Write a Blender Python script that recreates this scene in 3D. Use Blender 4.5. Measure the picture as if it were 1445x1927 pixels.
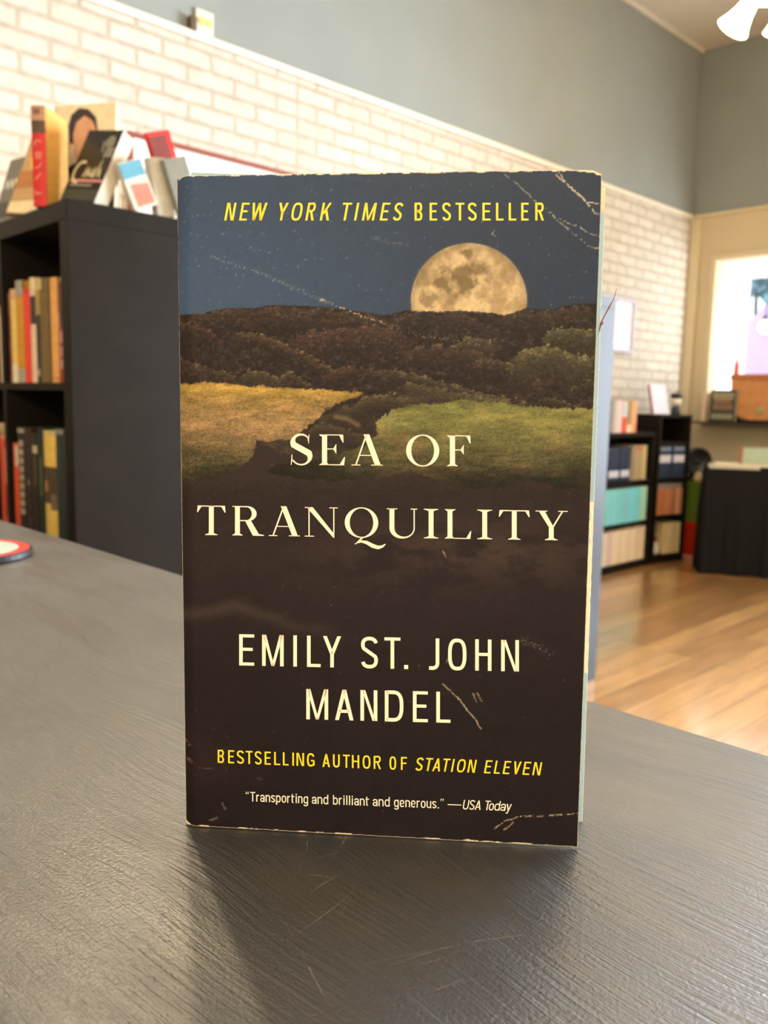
import bpy, bmesh, math, random
import numpy as np
from mathutils import Vector, Matrix

for o in list(bpy.data.objects):
    bpy.data.objects.remove(o)
S = bpy.context.scene
C = S.collection
R = math.radians

# ------------------------------------------------------------------ camera
cd = bpy.data.cameras.new('camera')
cam = bpy.data.objects.new('camera', cd)
C.objects.link(cam)
RX = Vector((0.69762, 0.71615, 0.02147)); UP = Vector((-0.10844, 0.07584, 0.99120)); FW = Vector((-0.70821, 0.69384, -0.13051))
UP = (UP - UP.project(RX)).normalized(); RX.normalize(); FW = UP.cross(RX)
cam.matrix_world = Matrix(((RX.x, UP.x, -FW.x, 0), (RX.y, UP.y, -FW.y, 0), (RX.z, UP.z, -FW.z, 1.0677), (0, 0, 0, 1)))
cd.sensor_fit = 'HORIZONTAL'
cd.sensor_width = 6.318
cd.lens = 6.899                      # 1578 px of focal length over 1445 px of width
cd.clip_start = 0.01; cd.clip_end = 200
cd.dof.use_dof = True
cd.dof.focus_distance = 0.258
cd.dof.aperture_fstop = 4.6
S.camera = cam

# ------------------------------------------------------------------ world, light, exposure
w = bpy.data.worlds.new('daylight'); S.world = w
w.use_nodes = True
nt = w.node_tree
bg = nt.nodes['Background']
bg.inputs[0].default_value = (0.80, 0.92, 1.0, 1)
bg.inputs[1].default_value = 2.4
S.view_settings.view_transform = 'Standard'
S.view_settings.look = 'None'
S.view_settings.gamma = 1
S.view_settings.use_curve_mapping = False
S.view_settings.exposure = 0.0
WARM = (1.0, 0.76, 0.46)
SHOP_W = 1250.0                # sky light entering the shop front
BAY_W = 24.0                   # added lamp in the display bay, brightening its left jamb
BULB_W = (6.0, 12.0, 43.0, 10.5)   # each bulb: far corner, over the left bookcase, added fills behind the camera and mid-room

def area(name, loc, rot, sx, sy, watts, col):
    ld = bpy.data.lights.new(name, 'AREA'); ld.shape = 'RECTANGLE'; ld.size = sx; ld.size_y = sy; ld.energy = watts; ld.color = col
    o = bpy.data.objects.new(name, ld); C.objects.link(o); o.location = loc; o.rotation_euler = rot
    return o
area('shop_front_daylight', (0.68, 6.32, 1.45), (R(-90), 0, 0), 3.5, 2.5, SHOP_W, (0.83, 0.88, 1.0))
area('bay_jamb_fill', (-1.75, 6.34, 1.66), (0, R(90), 0), 0.85, 0.36, BAY_W, (0.86, 0.95, 1.0))  # fill lamp added inside the bay, no opening behind it

# ------------------------------------------------------------------ helpers
def tag(o, label=None, cat=None, group=None, kind=None):
    if label: o['label'] = label
    if cat: o['category'] = cat
    if group: o['group'] = group
    if kind: o['kind'] = kind
    return o

def thing(name, label, cat, loc=(0, 0, 0), rz=0, group=None, mat4=None):
    o = bpy.data.objects.new(name, None)
    o.empty_display_size = 0.05
    C.objects.link(o)
    if mat4 is not None: o.matrix_world = mat4
    else:
        o.location = loc; o.rotation_euler = (0, 0, rz)
    return tag(o, label, cat, group)

class MB:
    def __init__(s): s.v = []; s.f = []; s.m = []
    def face(s, pts, mi=0):
        n = len(s.v); s.v += [tuple(p) for p in pts]; s.f.append(tuple(range(n, n + len(pts)))); s.m.append(mi); return s
    def hexa(s, p, mi=0):
        n = len(s.v); s.v += [tuple(q) for q in p]
        for f in ((0, 3, 2, 1), (4, 5, 6, 7), (0, 1, 5, 4), (1, 2, 6, 5), (2, 3, 7, 6), (3, 0, 4, 7)):
            s.f.append(tuple(n + i for i in f)); s.m.append(mi)
        return s
    def box(s, x0, x1, y0, y1, z0, z1, mi=0):
        return s.hexa([(x0, y0, z0), (x1, y0, z0), (x1, y1, z0), (x0, y1, z0), (x0, y0, z1), (x1, y0, z1), (x1, y1, z1), (x0, y1, z1)], mi)
    def prism(s, poly, y0, y1, mi=0):
        """polygon in (x, z) pulled from y0 to y1"""
        n = len(poly); a = len(s.v)
        s.v += [(x, y0, z) for x, z in poly] + [(x, y1, z) for x, z in poly]
        s.f.append(tuple(range(a, a + n))); s.m.append(mi)
        s.f.append(tuple(range(a + 2 * n - 1, a + n - 1, -1))); s.m.append(mi)
        for i in range(n):
            j = (i + 1) % n
            s.f.append((a + i, a + n + i, a + n + j, a + j)); s.m.append(mi)
        return s
    def tube(s, pts, rad, n=8, mi=0):
        pts = [Vector(p) for p in pts]
        if not hasattr(rad, '__len__'): rad = [rad] * len(pts)
        rings = []
        for i, p in enumerate(pts):
            d = (pts[min(i + 1, len(pts) - 1)] - pts[max(i - 1, 0)]).normalized()
            a = d.orthogonal().normalized() if i == 0 else (rings_a - rings_a.project(d)).normalized()
            rings_a = a; b = d.cross(a)
            k = len(s.v)
            s.v += [tuple(p + (a * math.cos(2 * math.pi * j / n) + b * math.sin(2 * math.pi * j / n)) * rad[i]) for j in range(n)]
            rings.append(k)
        for r0, r1 in zip(rings, rings[1:]):
            for j in range(n):
                s.f.append((r0 + j, r0 + (j + 1) % n, r1 + (j + 1) % n, r1 + j)); s.m.append(mi)
        s.f.append(tuple(rings[0] + j for j in reversed(range(n)))); s.m.append(mi)
        s.f.append(tuple(rings[-1] + j for j in range(n))); s.m.append(mi)
        return s
    def lathe(s, prof, n=40, mi=0, mat=None):
        """profile of (radius, z) turned about z; an open profile, optionally placed by a matrix"""
        rings = []
        for r, z in prof:
            k = len(s.v)
            for j in range(n):
                p = Vector((r * math.cos(2 * math.pi * j / n), r * math.sin(2 * math.pi * j / n), z))
                s.v.append(tuple(mat @ p if mat else p))
            rings.append(k)
        for r0, r1 in zip(rings, rings[1:]):
            for j in range(n):
                s.f.append((r0 + j, r0 + (j + 1) % n, r1 + (j + 1) % n, r1 + j)); s.m.append(mi)
        return s
    def build(s, name, mats, parent=None, bevel=0, smooth=False, seg=2):
        me = bpy.data.meshes.new(name)
        me.from_pydata(s.v, [], s.f)
        if not isinstance(mats, (list, tuple)): mats = [mats]
        for m in mats: me.materials.append(m)
        me.polygons.foreach_set('material_index', s.m)
        if smooth: me.polygons.foreach_set('use_smooth', [True] * len(s.f))
        me.update()
        o = bpy.data.objects.new(name, me); C.objects.link(o)
        if parent: o.parent = parent
        if bevel:
            b = o.modifiers.new('bevel', 'BEVEL'); b.width = bevel; b.segments = seg; b.limit_method = 'ANGLE'
        return o

def node_mat(name):
    m = bpy.data.materials.new(name); m.use_nodes = True
    return m, m.node_tree, m.node_tree.nodes['Principled BSDF']

def mat(name, col, rough=0.5, spec=0.5, metal=0, var=0.0, vscale=30, bump=0.0, bscale=80, emit=None, es=0, coat=0, stretch=None):
    m, t, b = node_mat(name)
    b.inputs['Base Color'].default_value = (*col, 1)
    b.inputs['Roughness'].default_value = rough
    b.inputs['Specular IOR Level'].default_value = spec
    b.inputs['Metallic'].default_value = metal
    if coat: b.inputs['Coat Weight'].default_value = coat; b.inputs['Coat Roughness'].default_value = 0.12
    if emit:
        b.inputs['Emission Color'].default_value = (*emit, 1); b.inputs['Emission Strength'].default_value = es
    if var or bump:
        tc = t.nodes.new('ShaderNodeTexCoord'); mp = t.nodes.new('ShaderNodeMapping')
        t.links.new(tc.outputs['Object'], mp.inputs[0])
        if stretch: mp.inputs['Scale'].default_value = stretch
    if var:
        n = t.nodes.new('ShaderNodeTexNoise'); n.inputs['Scale'].default_value = vscale; n.inputs['Detail'].default_value = 6
        t.links.new(mp.outputs[0], n.inputs[0])
        r = t.nodes.new('ShaderNodeValToRGB')
        r.color_ramp.elements[0].position = 0.3; r.color_ramp.elements[1].position = 0.7
        r.color_ramp.elements[0].color = (*[c * (1 - var) for c in col], 1)
        r.color_ramp.elements[1].color = (*[min(1, c * (1 + var)) for c in col], 1)
        t.links.new(n.outputs[0], r.inputs[0]); t.links.new(r.outputs[0], b.inputs['Base Color'])
    if bump:
        n2 = t.nodes.new('ShaderNodeTexNoise'); n2.inputs['Scale'].default_value = bscale; n2.inputs['Detail'].default_value = 5
        t.links.new(mp.outputs[0], n2.inputs[0])
        bp = t.nodes.new('ShaderNodeBump'); bp.inputs['Strength'].default_value = bump; bp.inputs['Distance'].default_value = 0.002
        t.links.new(n2.outputs[0], bp.inputs['Height']); t.links.new(bp.outputs[0], b.inputs['Normal'])
    return m

def s2l(r, g, b):
    f = lambda c: (c / 255 / 12.92) if c / 255 <= 0.04045 else ((c / 255 + 0.055) / 1.055) ** 2.4
    return (f(r), f(g), f(b))

_mc = {}
def cm(r, g, b, rough=0.55):
    """plain printed / painted colour from an sRGB triple, with a little wear"""
    k = (r, g, b, rough)
    if k not in _mc: _mc[k] = mat('colour_%d_%d_%d' % (r, g, b), s2l(r, g, b), rough, 0.4, var=0.10, vscale=60)
    return _mc[k]

M = dict(
    laminate=mat('black_brown_laminate', (0.014, 0.0105, 0.0075), 0.46, 0.11, var=0.15, vscale=14, bump=0.05, bscale=200),
    laminate_dark=mat('black_laminate_back', (0.006, 0.005, 0.005), 0.7, 0.2, var=0.1),
    paper=mat('page_paper', (0.72, 0.63, 0.46), 0.85, 0.2, var=0.10, vscale=400, stretch=(1, 30, 1)),
    paper_white=mat('white_page_paper', (0.66, 0.60, 0.48), 0.85, 0.2, var=0.06, vscale=300, stretch=(1, 30, 1)),
    grey_paint=mat('grey_wall_paint', (0.262, 0.285, 0.275), 0.75, 0.25, var=0.04, vscale=3, bump=0.06, bscale=120),
    beige_paint=mat('beige_wall_paint', (0.60, 0.49, 0.315), 0.7, 0.25, var=0.03, vscale=3, bump=0.05, bscale=120),
    trim_paint=mat('cream_trim_paint', (0.78, 0.72, 0.60), 0.45, 0.4, var=0.03, vscale=6),
    trim_beige=mat('beige_trim_paint', (0.64, 0.54, 0.36), 0.5, 0.4, var=0.03, vscale=6),
    ceiling=mat('ceiling_paint', (0.62, 0.58, 0.50), 0.85, 0.2, var=0.03, vscale=4, bump=0.05, bscale=90),
    white_paint=mat('white_window_paint', (0.82, 0.83, 0.82), 0.5, 0.4, var=0.02),
    black_cloth=mat('black_cloth', (0.012, 0.011, 0.012), 0.9, 0.15, var=0.2, vscale=80, bump=0.2, bscale=300),
    black_plastic=mat('black_plastic', (0.012, 0.012, 0.013), 0.35, 0.5, var=0.1),
    ext_concrete=mat('pavement', (0.55, 0.56, 0.57), 0.9, 0.2, var=0.1, vscale=2),
    brass=mat('dark_bronze', (0.20, 0.14, 0.08), 0.4, 0.5, metal=0.8, var=0.1),
)
_m = bpy.data.materials.new('window_glass'); _m.use_nodes = True; _t = _m.node_tree
_t.nodes.remove(_t.nodes['Principled BSDF'])
_tr = _t.nodes.new('ShaderNodeBsdfTransparent'); _gl = _t.nodes.new('ShaderNodeBsdfGlossy'); _mx = _t.nodes.new('ShaderNodeMixShader')
_fr = _t.nodes.new('ShaderNodeFresnel'); _fr.inputs[0].default_value = 1.35
_tr.inputs[0].default_value = (0.94, 0.97, 0.97, 1); _gl.inputs['Roughness'].default_value = 0.02
_t.links.new(_fr.outputs[0], _mx.inputs[0]); _t.links.new(_tr.outputs[0], _mx.inputs[1]); _t.links.new(_gl.outputs[0], _mx.inputs[2])
_t.links.new(_mx.outputs[0], _t.nodes['Material Output'].inputs[0])
M['glass'] = _m

# ------------------------------------------------------------------ room shell
XL, XR, YB, YF, ZT, ZC = -3.03, 2.9, 6.10, -2.6, 2.46, 3.627

def brick_material():
    m, t, b = node_mat('whitewashed_brick')
    tc = t.nodes.new('ShaderNodeTexCoord'); sp = t.nodes.new('ShaderNodeSeparateXYZ'); cb = t.nodes.new('ShaderNodeCombineXYZ')
    t.links.new(tc.outputs['Object'], sp.inputs[0])
    def addc(out, c):
        a = t.nodes.new('ShaderNodeMath'); a.operation = 'ADD'; a.inputs[1].default_value = c; t.links.new(out, a.inputs[0]); return a.outputs[0]
    t.links.new(addc(sp.outputs[1], 10 - 0.043), cb.inputs[0]); t.links.new(addc(sp.outputs[2], 0.0318), cb.inputs[1])
    ns = t.nodes.new('ShaderNodeTexNoise'); ns.inputs['Scale'].default_value = 9; ns.inputs['Detail'].default_value = 3
    t.links.new(tc.outputs['Object'], ns.inputs[0])
    mx = t.nodes.new('ShaderNodeMix'); mx.data_type = 'VECTOR'; mx.inputs[0].default_value = 0.010
    t.links.new(cb.outputs[0], mx.inputs[4]); t.links.new(ns.outputs['Color'], mx.inputs[5])
    br = t.nodes.new('ShaderNodeTexBrick'); br.offset = 0.5
    br.inputs['Scale'].default_value = 1.0; br.inputs['Brick Width'].default_value = 0.2145; br.inputs['Row Height'].default_value = 0.0675
    br.inputs['Mortar Size'].default_value = 0.0115; br.inputs['Mortar Smooth'].default_value = 0.35; br.inputs['Bias'].default_value = -0.1
    br.inputs['Color1'].default_value = (0.62, 0.56, 0.48, 1); br.inputs['Color2'].default_value = (0.55, 0.49, 0.41, 1)
    br.inputs['Mortar'].default_value = (0.44, 0.385, 0.31, 1)
    t.links.new(mx.outputs[1], br.inputs['Vector'])
    n2 = t.nodes.new('ShaderNodeTexNoise'); n2.inputs['Scale'].default_value = 25; n2.inputs['Detail'].default_value = 8
    t.links.new(tc.outputs['Object'], n2.inputs[0])
    mm = t.nodes.new('ShaderNodeMix'); mm.data_type = 'RGBA'; mm.blend_type = 'OVERLAY'; mm.inputs[0].default_value = 0.28
    t.links.new(br.outputs['Color'], mm.inputs[6]); t.links.new(n2.outputs[0], mm.inputs[7])
    # the joint between two sheets of panelling, at y = 2.39
    jd = t.nodes.new('ShaderNodeMath'); jd.operation = 'SUBTRACT'; jd.inputs[1].default_value = 2.39; t.links.new(sp.outputs[1], jd.inputs[0])
    ja = t.nodes.new('ShaderNodeMath'); ja.operation = 'ABSOLUTE'; t.links.new(jd.outputs[0], ja.inputs[0])
    jl = t.nodes.new('ShaderNodeMath'); jl.operation = 'LESS_THAN'; jl.inputs[1].default_value = 0.0055; t.links.new(ja.outputs[0], jl.inputs[0])
    mj = t.nodes.new('ShaderNodeMix'); mj.data_type = 'RGBA'; mj.inputs[7].default_value = (0.44, 0.37, 0.28, 1)
    t.links.new(jl.outputs[0], mj.inputs[0]); t.links.new(mm.outputs[2], mj.inputs[6])
    t.links.new(mj.outputs[2], b.inputs['Base Color'])
    b.inputs['Roughness'].default_value = 0.62; b.inputs['Specular IOR Level'].default_value = 0.35
    bp = t.nodes.new('ShaderNodeBump'); bp.inputs['Strength'].default_value = 0.35; bp.inputs['Distance'].default_value = 0.004; bp.invert = True
    t.links.new(br.outputs['Fac'], bp.inputs['Height']); t.links.new(bp.outputs[0], b.inputs['Normal'])
    return m

def floor_material():
    m, t, b = node_mat('honey_wood_planks')
    tc = t.nodes.new('ShaderNodeTexCoord'); sp = t.nodes.new('ShaderNodeSeparateXYZ'); cb = t.nodes.new('ShaderNodeCombineXYZ')
    t.links.new(tc.outputs['Object'], sp.inputs[0]); t.links.new(sp.outputs[1], cb.inputs[0]); t.links.new(sp.outputs[0], cb.inputs[1])
    br = t.nodes.new('ShaderNodeTexBrick'); br.offset = 0.37
    br.inputs['Scale'].default_value = 1; br.inputs['Brick Width'].default_value = 1.3; br.inputs['Row Height'].default_value = 0.12
    br.inputs['Mortar Size'].default_value = 0.0015; br.inputs['Bias'].default_value = 0.0
    br.inputs['Color1'].default_value = (0.50, 0.26, 0.088, 1); br.inputs['Color2'].default_value = (0.33, 0.155, 0.048, 1); br.inputs['Mortar'].default_value = (0.06, 0.03, 0.012, 1)
    t.links.new(cb.outputs[0], br.inputs['Vector'])
    mp = t.nodes.new('ShaderNodeMapping'); mp.inputs['Scale'].default_value = (22, 2.2, 1); t.links.new(tc.outputs['Object'], mp.inputs[0])
    n = t.nodes.new('ShaderNodeTexNoise'); n.inputs['Scale'].default_value = 1.0; n.inputs['Detail'].default_value = 7; n.inputs['Roughness'].default_value = 0.65
    t.links.new(mp.outputs[0], n.inputs[0])
    mm = t.nodes.new('ShaderNodeMix'); mm.data_type = 'RGBA'; mm.blend_type = 'OVERLAY'; mm.inputs[0].default_value = 0.65
    t.links.new(br.outputs['Color'], mm.inputs[6]); t.links.new(n.outputs[0], mm.inputs[7]); t.links.new(mm.outputs[2], b.inputs['Base Color'])
    b.inputs['Roughness'].default_value = 0.30; b.inputs['Specular IOR Level'].default_value = 0.65
    b.inputs['Coat Weight'].default_value = 1.0; b.inputs['Coat Roughness'].default_value = 0.15
    bp = t.nodes.new('ShaderNodeBump'); bp.inputs['Strength'].default_value = 0.12; bp.inputs['Distance'].default_value = 0.003
    t.links.new(n.outputs[0], bp.inputs['Height']); t.links.new(bp.outputs[0], b.inputs['Normal'])
    return m

M['brick'] = brick_material(); M['floor'] = floor_material()

def struct(name, mb, mats, **k):
    return tag(mb.build(name, mats, **k), kind='structure')

struct('floor', MB().box(XL - 0.2, XR + 0.2, YF - 0.2, YB + 0.0, -0.12, 0), M['floor'])
struct('ceiling', MB().box(XL - 0.2, XR + 0.2, YF - 0.2, YB + 0.2, ZC, ZC + 0.15), M['ceiling'])
wl = MB().box(XL - 0.15, XL, YF - 0.2, YB + 0.2, 0, ZT, 0).box(XL - 0.15, XL - 0.006, YF - 0.2, YB + 0.2, ZT, ZC, 1)
struct('wall_left', wl, [M['brick'], M['grey_paint']])
struct('wall_right', MB().box(XR, XR + 0.15, YF - 0.2, YB + 0.2, 0, ZC), M['beige_paint'])
struct('wall_front', MB().box(XL, XR, YF - 0.15, YF, 0, ZC), M['beige_paint'])
# back wall with two openings: the display bay (left) and the shop front (right)
B0, B1, BZ0, BZ1 = -2.822, -1.72, 1.185, 2.137
F0, F1, FZ0, FZ1 = -1.15, 2.5, 0.12, 2.75
wb = MB()
wb.box(XL, B0, YB, YB + 0.12, 0, ZT, 0).box(B0, B1, YB, YB + 0.12, 0, BZ0, 0).box(B0, B1, YB, YB + 0.12, BZ1, ZT, 0)
wb.box(B1, F0, YB, YB + 0.12, 0, ZT, 0).box(F0, F1, YB, YB + 0.12, 0, FZ0, 0).box(F1, XR, YB, YB + 0.12, 0, ZT, 0)
wb.box(XL, F0, YB + 0.006, YB + 0.12, ZT, ZC, 1).box(F1, XR, YB + 0.006, YB + 0.12, ZT, ZC, 1).box(F0, F1, YB + 0.006, YB + 0.12, FZ1, ZC, 1)
struct('wall_back', wb, [M['beige_paint'], M['grey_paint']])
struct('trim_1', MB().box(XL, XL + 0.018, YF, YB - 0.02, ZT - 0.012, ZT + 0.016), M['trim_paint'], bevel=0.004)
struct('trim_2', MB().box(XL + 0.02, F0 - 0.05, YB - 0.018, YB, ZT - 0.010, ZT + 0.016), M['trim_beige'], bevel=0.004)
struct('trim_3', MB().box(XL + 0.001, XL + 0.075, YB - 0.03, YB, 0.0, ZT - 0.012), M['trim_beige'], bevel=0.006)
struct('trim_4', MB().box(XL - 0.004, XL + 0.016, YB - 0.016, YB + 0.006, ZT + 0.2, ZC - 0.03), M['grey_paint'], bevel=0.006)
struct('trim_5', MB().box(XL - 0.006, XL + 0.016, YF, YB - 0.02, ZC - 0.03, ZC), M['ceiling'], bevel=0.006)
struct('baseboard_back', MB().box(XL + 0.08, F0, YB - 0.015, YB, 0, 0.11), M['trim_beige'], bevel=0.004)
struct('baseboard_left', MB().box(XL, XL + 0.014, YF, YB - 0.035, 0, 0.11), M['trim_beige'], bevel=0.004)

# window_1: the deep display bay with its casing, jambs, sash and glass
win = tag(bpy.data.objects.new('window_1', None), kind='structure'); C.objects.link(win)
DB = 0.45
cs = MB().box(B0 - 0.045, B0, YB - 0.016, YB, BZ0 - 0.20, BZ1 + 0.045).box(B0, B1, YB - 0.016, YB, BZ1, BZ1 + 0.045).box(B1, B1 + 0.045, YB - 0.016, YB, BZ0 - 0.20, BZ1 + 0.045)
cs.build('casing', M['trim_beige'], win, bevel=0.006)
jb = MB().box(B0 - 0.03, B0, YB + 0.12, YB + DB, BZ0, BZ1).box(B1, B1 + 0.03, YB + 0.12, YB + DB, BZ0, BZ1).box(B0 - 0.03, B1 + 0.03, YB + 0.12, YB + DB, BZ1, BZ1 + 0.03)
jb.build('jamb', M['white_paint'], win)
MB().box(B0 - 0.03, B1 + 0.03, YB + 0.12, YB + DB, BZ0 - 0.03, BZ0).build('sill', M['white_paint'], win)
fr = MB()
for x0, x1, z0, z1 in ((B0, B0 + 0.07, BZ0, BZ1), (B1 - 0.07, B1, BZ0, BZ1), (B0 + 0.07, B1 - 0.07, BZ0, BZ0 + 0.05), (B0 + 0.07, B1 - 0.07, BZ1 - 0.09, BZ1), (-2.3, -2.26, BZ0 + 0.05, BZ1 - 0.09)):
    fr.box(x0, x1, YB + DB - 0.04, YB + DB, z0, z1)
fr.build('frame', M['white_paint'], win, bevel=0.004)
MB().box(B0 + 0.07, B1 - 0.07, YB + DB - 0.024, YB + DB - 0.018, BZ0 + 0.05, BZ1 - 0.09).build('pane', M['glass'], win)
# window_2: the shop front
win2 = tag(bpy.data.objects.new('window_2', None), kind='structure'); C.objects.link(win2)
fr = MB()
for x0, x1, z0, z1 in ((F0, F0 + 0.08, FZ0, FZ1), (F1 - 0.08, F1, FZ0, FZ1), (F0 + 0.08, F1 - 0.08, FZ0, FZ0 + 0.08), (F0 + 0.08, F1 - 0.08, FZ1 - 0.08, FZ1), (0.63, 0.70, FZ0 + 0.08, FZ1 - 0.08)):
    fr.box(x0, x1, YB + 0.04, YB + 0.10, z0, z1)
fr.build('frame', M['white_paint'], win2, bevel=0.004)
MB().box(F0 + 0.08, F1 - 0.08, YB + 0.065, YB + 0.071, FZ0 + 0.08, FZ1 - 0.08).build('pane', M['glass'], win2)

# street outside
struct('pavement', MB().box(-14, 12, YB + 0.6, 26, -0.32, -0.20), M['ext_concrete'])
bld = thing('street_building', 'pink building across the street, seen through the display window', 'building', (-4.9, 14.0, -0.2))
MB().prism([(-1.10, 0), (3.5, 0), (3.5, 2.98), (-0.70, 2.98), (-0.98, 2.68), (-1.10, 2.25)], 0, 3).build('wall', mat('pink_stucco', (0.70, 0.47, 0.68), 0.85, 0.2, var=0.06, vscale=3), bld)
MB().box(-0.72, 3.55, -0.08, 3.05, 2.98, 3.10).build('roof', mat('pale_roof_edge', (0.30, 0.55, 0.50), 0.8, 0.2, var=0.2, vscale=3), bld)
MB().box(-0.3, 0.35, -0.03, 0.0, 0.95, 1.75).build('window', mat('pale_pane', (0.8, 0.62, 0.75), 0.3, 0.5, var=0.05), bld)
tree = thing('street_tree', 'blue green tree crown beyond the display window, above the pink building', 'tree', (-8.5, 20.5, -0.2))
rnd = random.Random(5)
cr = MB()
for k in range(700):
    a = rnd.uniform(0, 6.283); ph = math.acos(rnd.uniform(-1, 1)); rr = rnd.uniform(0.75, 1.0)
    c = Vector((1.3 * rr * math.sin(ph) * math.cos(a), 0.9 * rr * math.sin(ph) * math.sin(a), 4.62 + 0.55 * rr * math.cos(ph)))
    d = Vector((rnd.gauss(0, 1), rnd.gauss(0, 1), rnd.gauss(0, 1))).normalized(); e = d.orthogonal().normalized(); s = 0.22
    cr.face([c, c + d * s + e * s * 0.5, c + d * 2 * s, c + d * s - e * s * 0.5])
cr.build('foliage', mat('blue_green_leaves', (0.22, 0.36, 0.42), 0.7, 0.3, var=0.3), tree)
MB().tube([(0, 0, 0), (0.1, 0, 2), (0, 0, 4.5)], [0.09, 0.07, 0.04]).build('trunk', mat('bark', (0.15, 0.11, 0.08), 0.9, 0.2, var=0.2), tree)

# ------------------------------------------------------------------ counter
CT = 0.93
def counter_material():
    m, t, b = node_mat('brushed_black_paint')
    tc = t.nodes.new('ShaderNodeTexCoord')
    wn = t.nodes.new('ShaderNodeTexNoise'); wn.inputs['Scale'].default_value = 5.0; wn.inputs['Detail'].default_value = 1.5
    t.links.new(tc.outputs['Object'], wn.inputs[0])
    wv = t.nodes.new('ShaderNodeVectorMath'); wv.operation = 'MULTIPLY_ADD'
    wv.inputs[1].default_value = (0.06, 0.06, 0.0)
    t.links.new(wn.outputs['Color'], wv.inputs[0]); t.links.new(tc.outputs['Object'], wv.inputs[2])
    def streak(rot, sx, sy, det=5):
        mp = t.nodes.new('ShaderNodeMapping'); mp.inputs['Rotation'].default_value = (0, 0, rot); mp.inputs['Scale'].default_value = (sx, sy, 1)
        t.links.new(wv.outputs[0], mp.inputs[0])
        n = t.nodes.new('ShaderNodeTexNoise'); n.inputs['Scale'].default_value = 1.0; n.inputs['Detail'].default_value = det; n.inputs['Roughness'].default_value = 0.6
        t.links.new(mp.outputs[0], n.inputs[0]); return n.outputs[0]
    a = streak(R(4), 26, 620); c = streak(R(-40), 30, 560)
    msk = t.nodes.new('ShaderNodeTexNoise'); msk.inputs['Scale'].default_value = 7; msk.inputs['Detail'].default_value = 2
    t.links.new(tc.outputs['Object'], msk.inputs[0])
    mr = t.nodes.new('ShaderNodeValToRGB'); mr.color_ramp.elements[0].position = 0.42; mr.color_ramp.elements[1].position = 0.58
    t.links.new(msk.outputs[0], mr.inputs[0])
    mx = t.nodes.new('ShaderNodeMix'); mx.data_type = 'FLOAT'
    t.links.new(mr.outputs[0], mx.inputs[0]); t.links.new(a, mx.inputs[2]); t.links.new(c, mx.inputs[3])
    fine = t.nodes.new('ShaderNodeTexNoise'); fine.inputs['Scale'].default_value = 900; fine.inputs['Detail'].default_value = 2
    t.links.new(tc.outputs['Object'], fine.inputs[0])
    ad = t.nodes.new('ShaderNodeMath'); ad.operation = 'MULTIPLY_ADD'; ad.inputs[1].default_value = 0.30
    t.links.new(fine.outputs[0], ad.inputs[0]); t.links.new(mx.outputs[0], ad.inputs[2])
    bp = t.nodes.new('ShaderNodeBump'); bp.inputs['Strength'].default_value = 0.8; bp.inputs['Distance'].default_value = 0.0008
    t.links.new(ad.outputs[0], bp.inputs['Height']); t.links.new(bp.outputs[0], b.inputs['Normal'])
    # worn, greyer and blacker patches of paint
    pa = streak(R(18), 9, 40, 7)
    rp = t.nodes.new('ShaderNodeValToRGB')
    rp.color_ramp.elements[0].position = 0.36; rp.color_ramp.elements[0].color = (0.005, 0.005, 0.0052, 1)
    rp.color_ramp.elements[1].position = 0.62; rp.color_ramp.elements[1].color = (0.040, 0.035, 0.030, 1)
    t.links.new(pa, rp.inputs[0]); t.links.new(rp.outputs[0], b.inputs['Base Color'])
    rr = t.nodes.new('ShaderNodeMapRange'); rr.inputs[3].default_value = 0.50; rr.inputs[4].default_value = 0.31
    rr.inputs[1].default_value = 0.3; rr.inputs[2].default_value = 0.7
    t.links.new(pa, rr.inputs[0]); t.links.new(rr.outputs[0], b.inputs['Roughness'])
    b.inputs['Specular IOR Level'].default_value = 1.0; b.inputs['IOR'].default_value = 2.0
    return m
M['counter'] = counter_material()
M['scratch'] = mat('pale_scratch', (0.34, 0.31, 0.26), 0.6, 0.4, var=0.3, vscale=300)
counter = thing('sales_counter', 'black brush-painted sales counter the worn paperback stands on', 'counter', (-1.0, 0, 0))
top = MB().box(-1.55, 2.0, -0.45, 0.336, CT - 0.04, CT)
rnd = random.Random(11)
def scratch(x0, y0, x1, y1, wd=0.00022, sag=0.0):
    """hair-thin bright scratch in the paint, world metres"""
    a = Vector((x0 + 1.0, y0, 0)); b = Vector((x1 + 1.0, y1, 0)); d = (b - a); n = Vector((-d.y, d.x, 0)).normalized()
    k = 10
    P = [a + d * (i / k) + n * (sag * math.sin(math.pi * i / k) + rnd.gauss(0, 0.00008)) for i in range(k + 1)]
    for i in range(k):
        if rnd.random() < 0.12: continue
        w0 = wd * math.sin(math.pi * (i + 0.3) / (k + 0.6)); w1 = wd * math.sin(math.pi * (i + 1.3) / (k + 0.6))
        q = [P[i] - n * w0, P[i + 1] - n * w1, P[i + 1] + n * w1, P[i] + n * w0]
        top.face([(p.x, p.y, CT + 0.00006) for p in q], 1)
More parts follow.
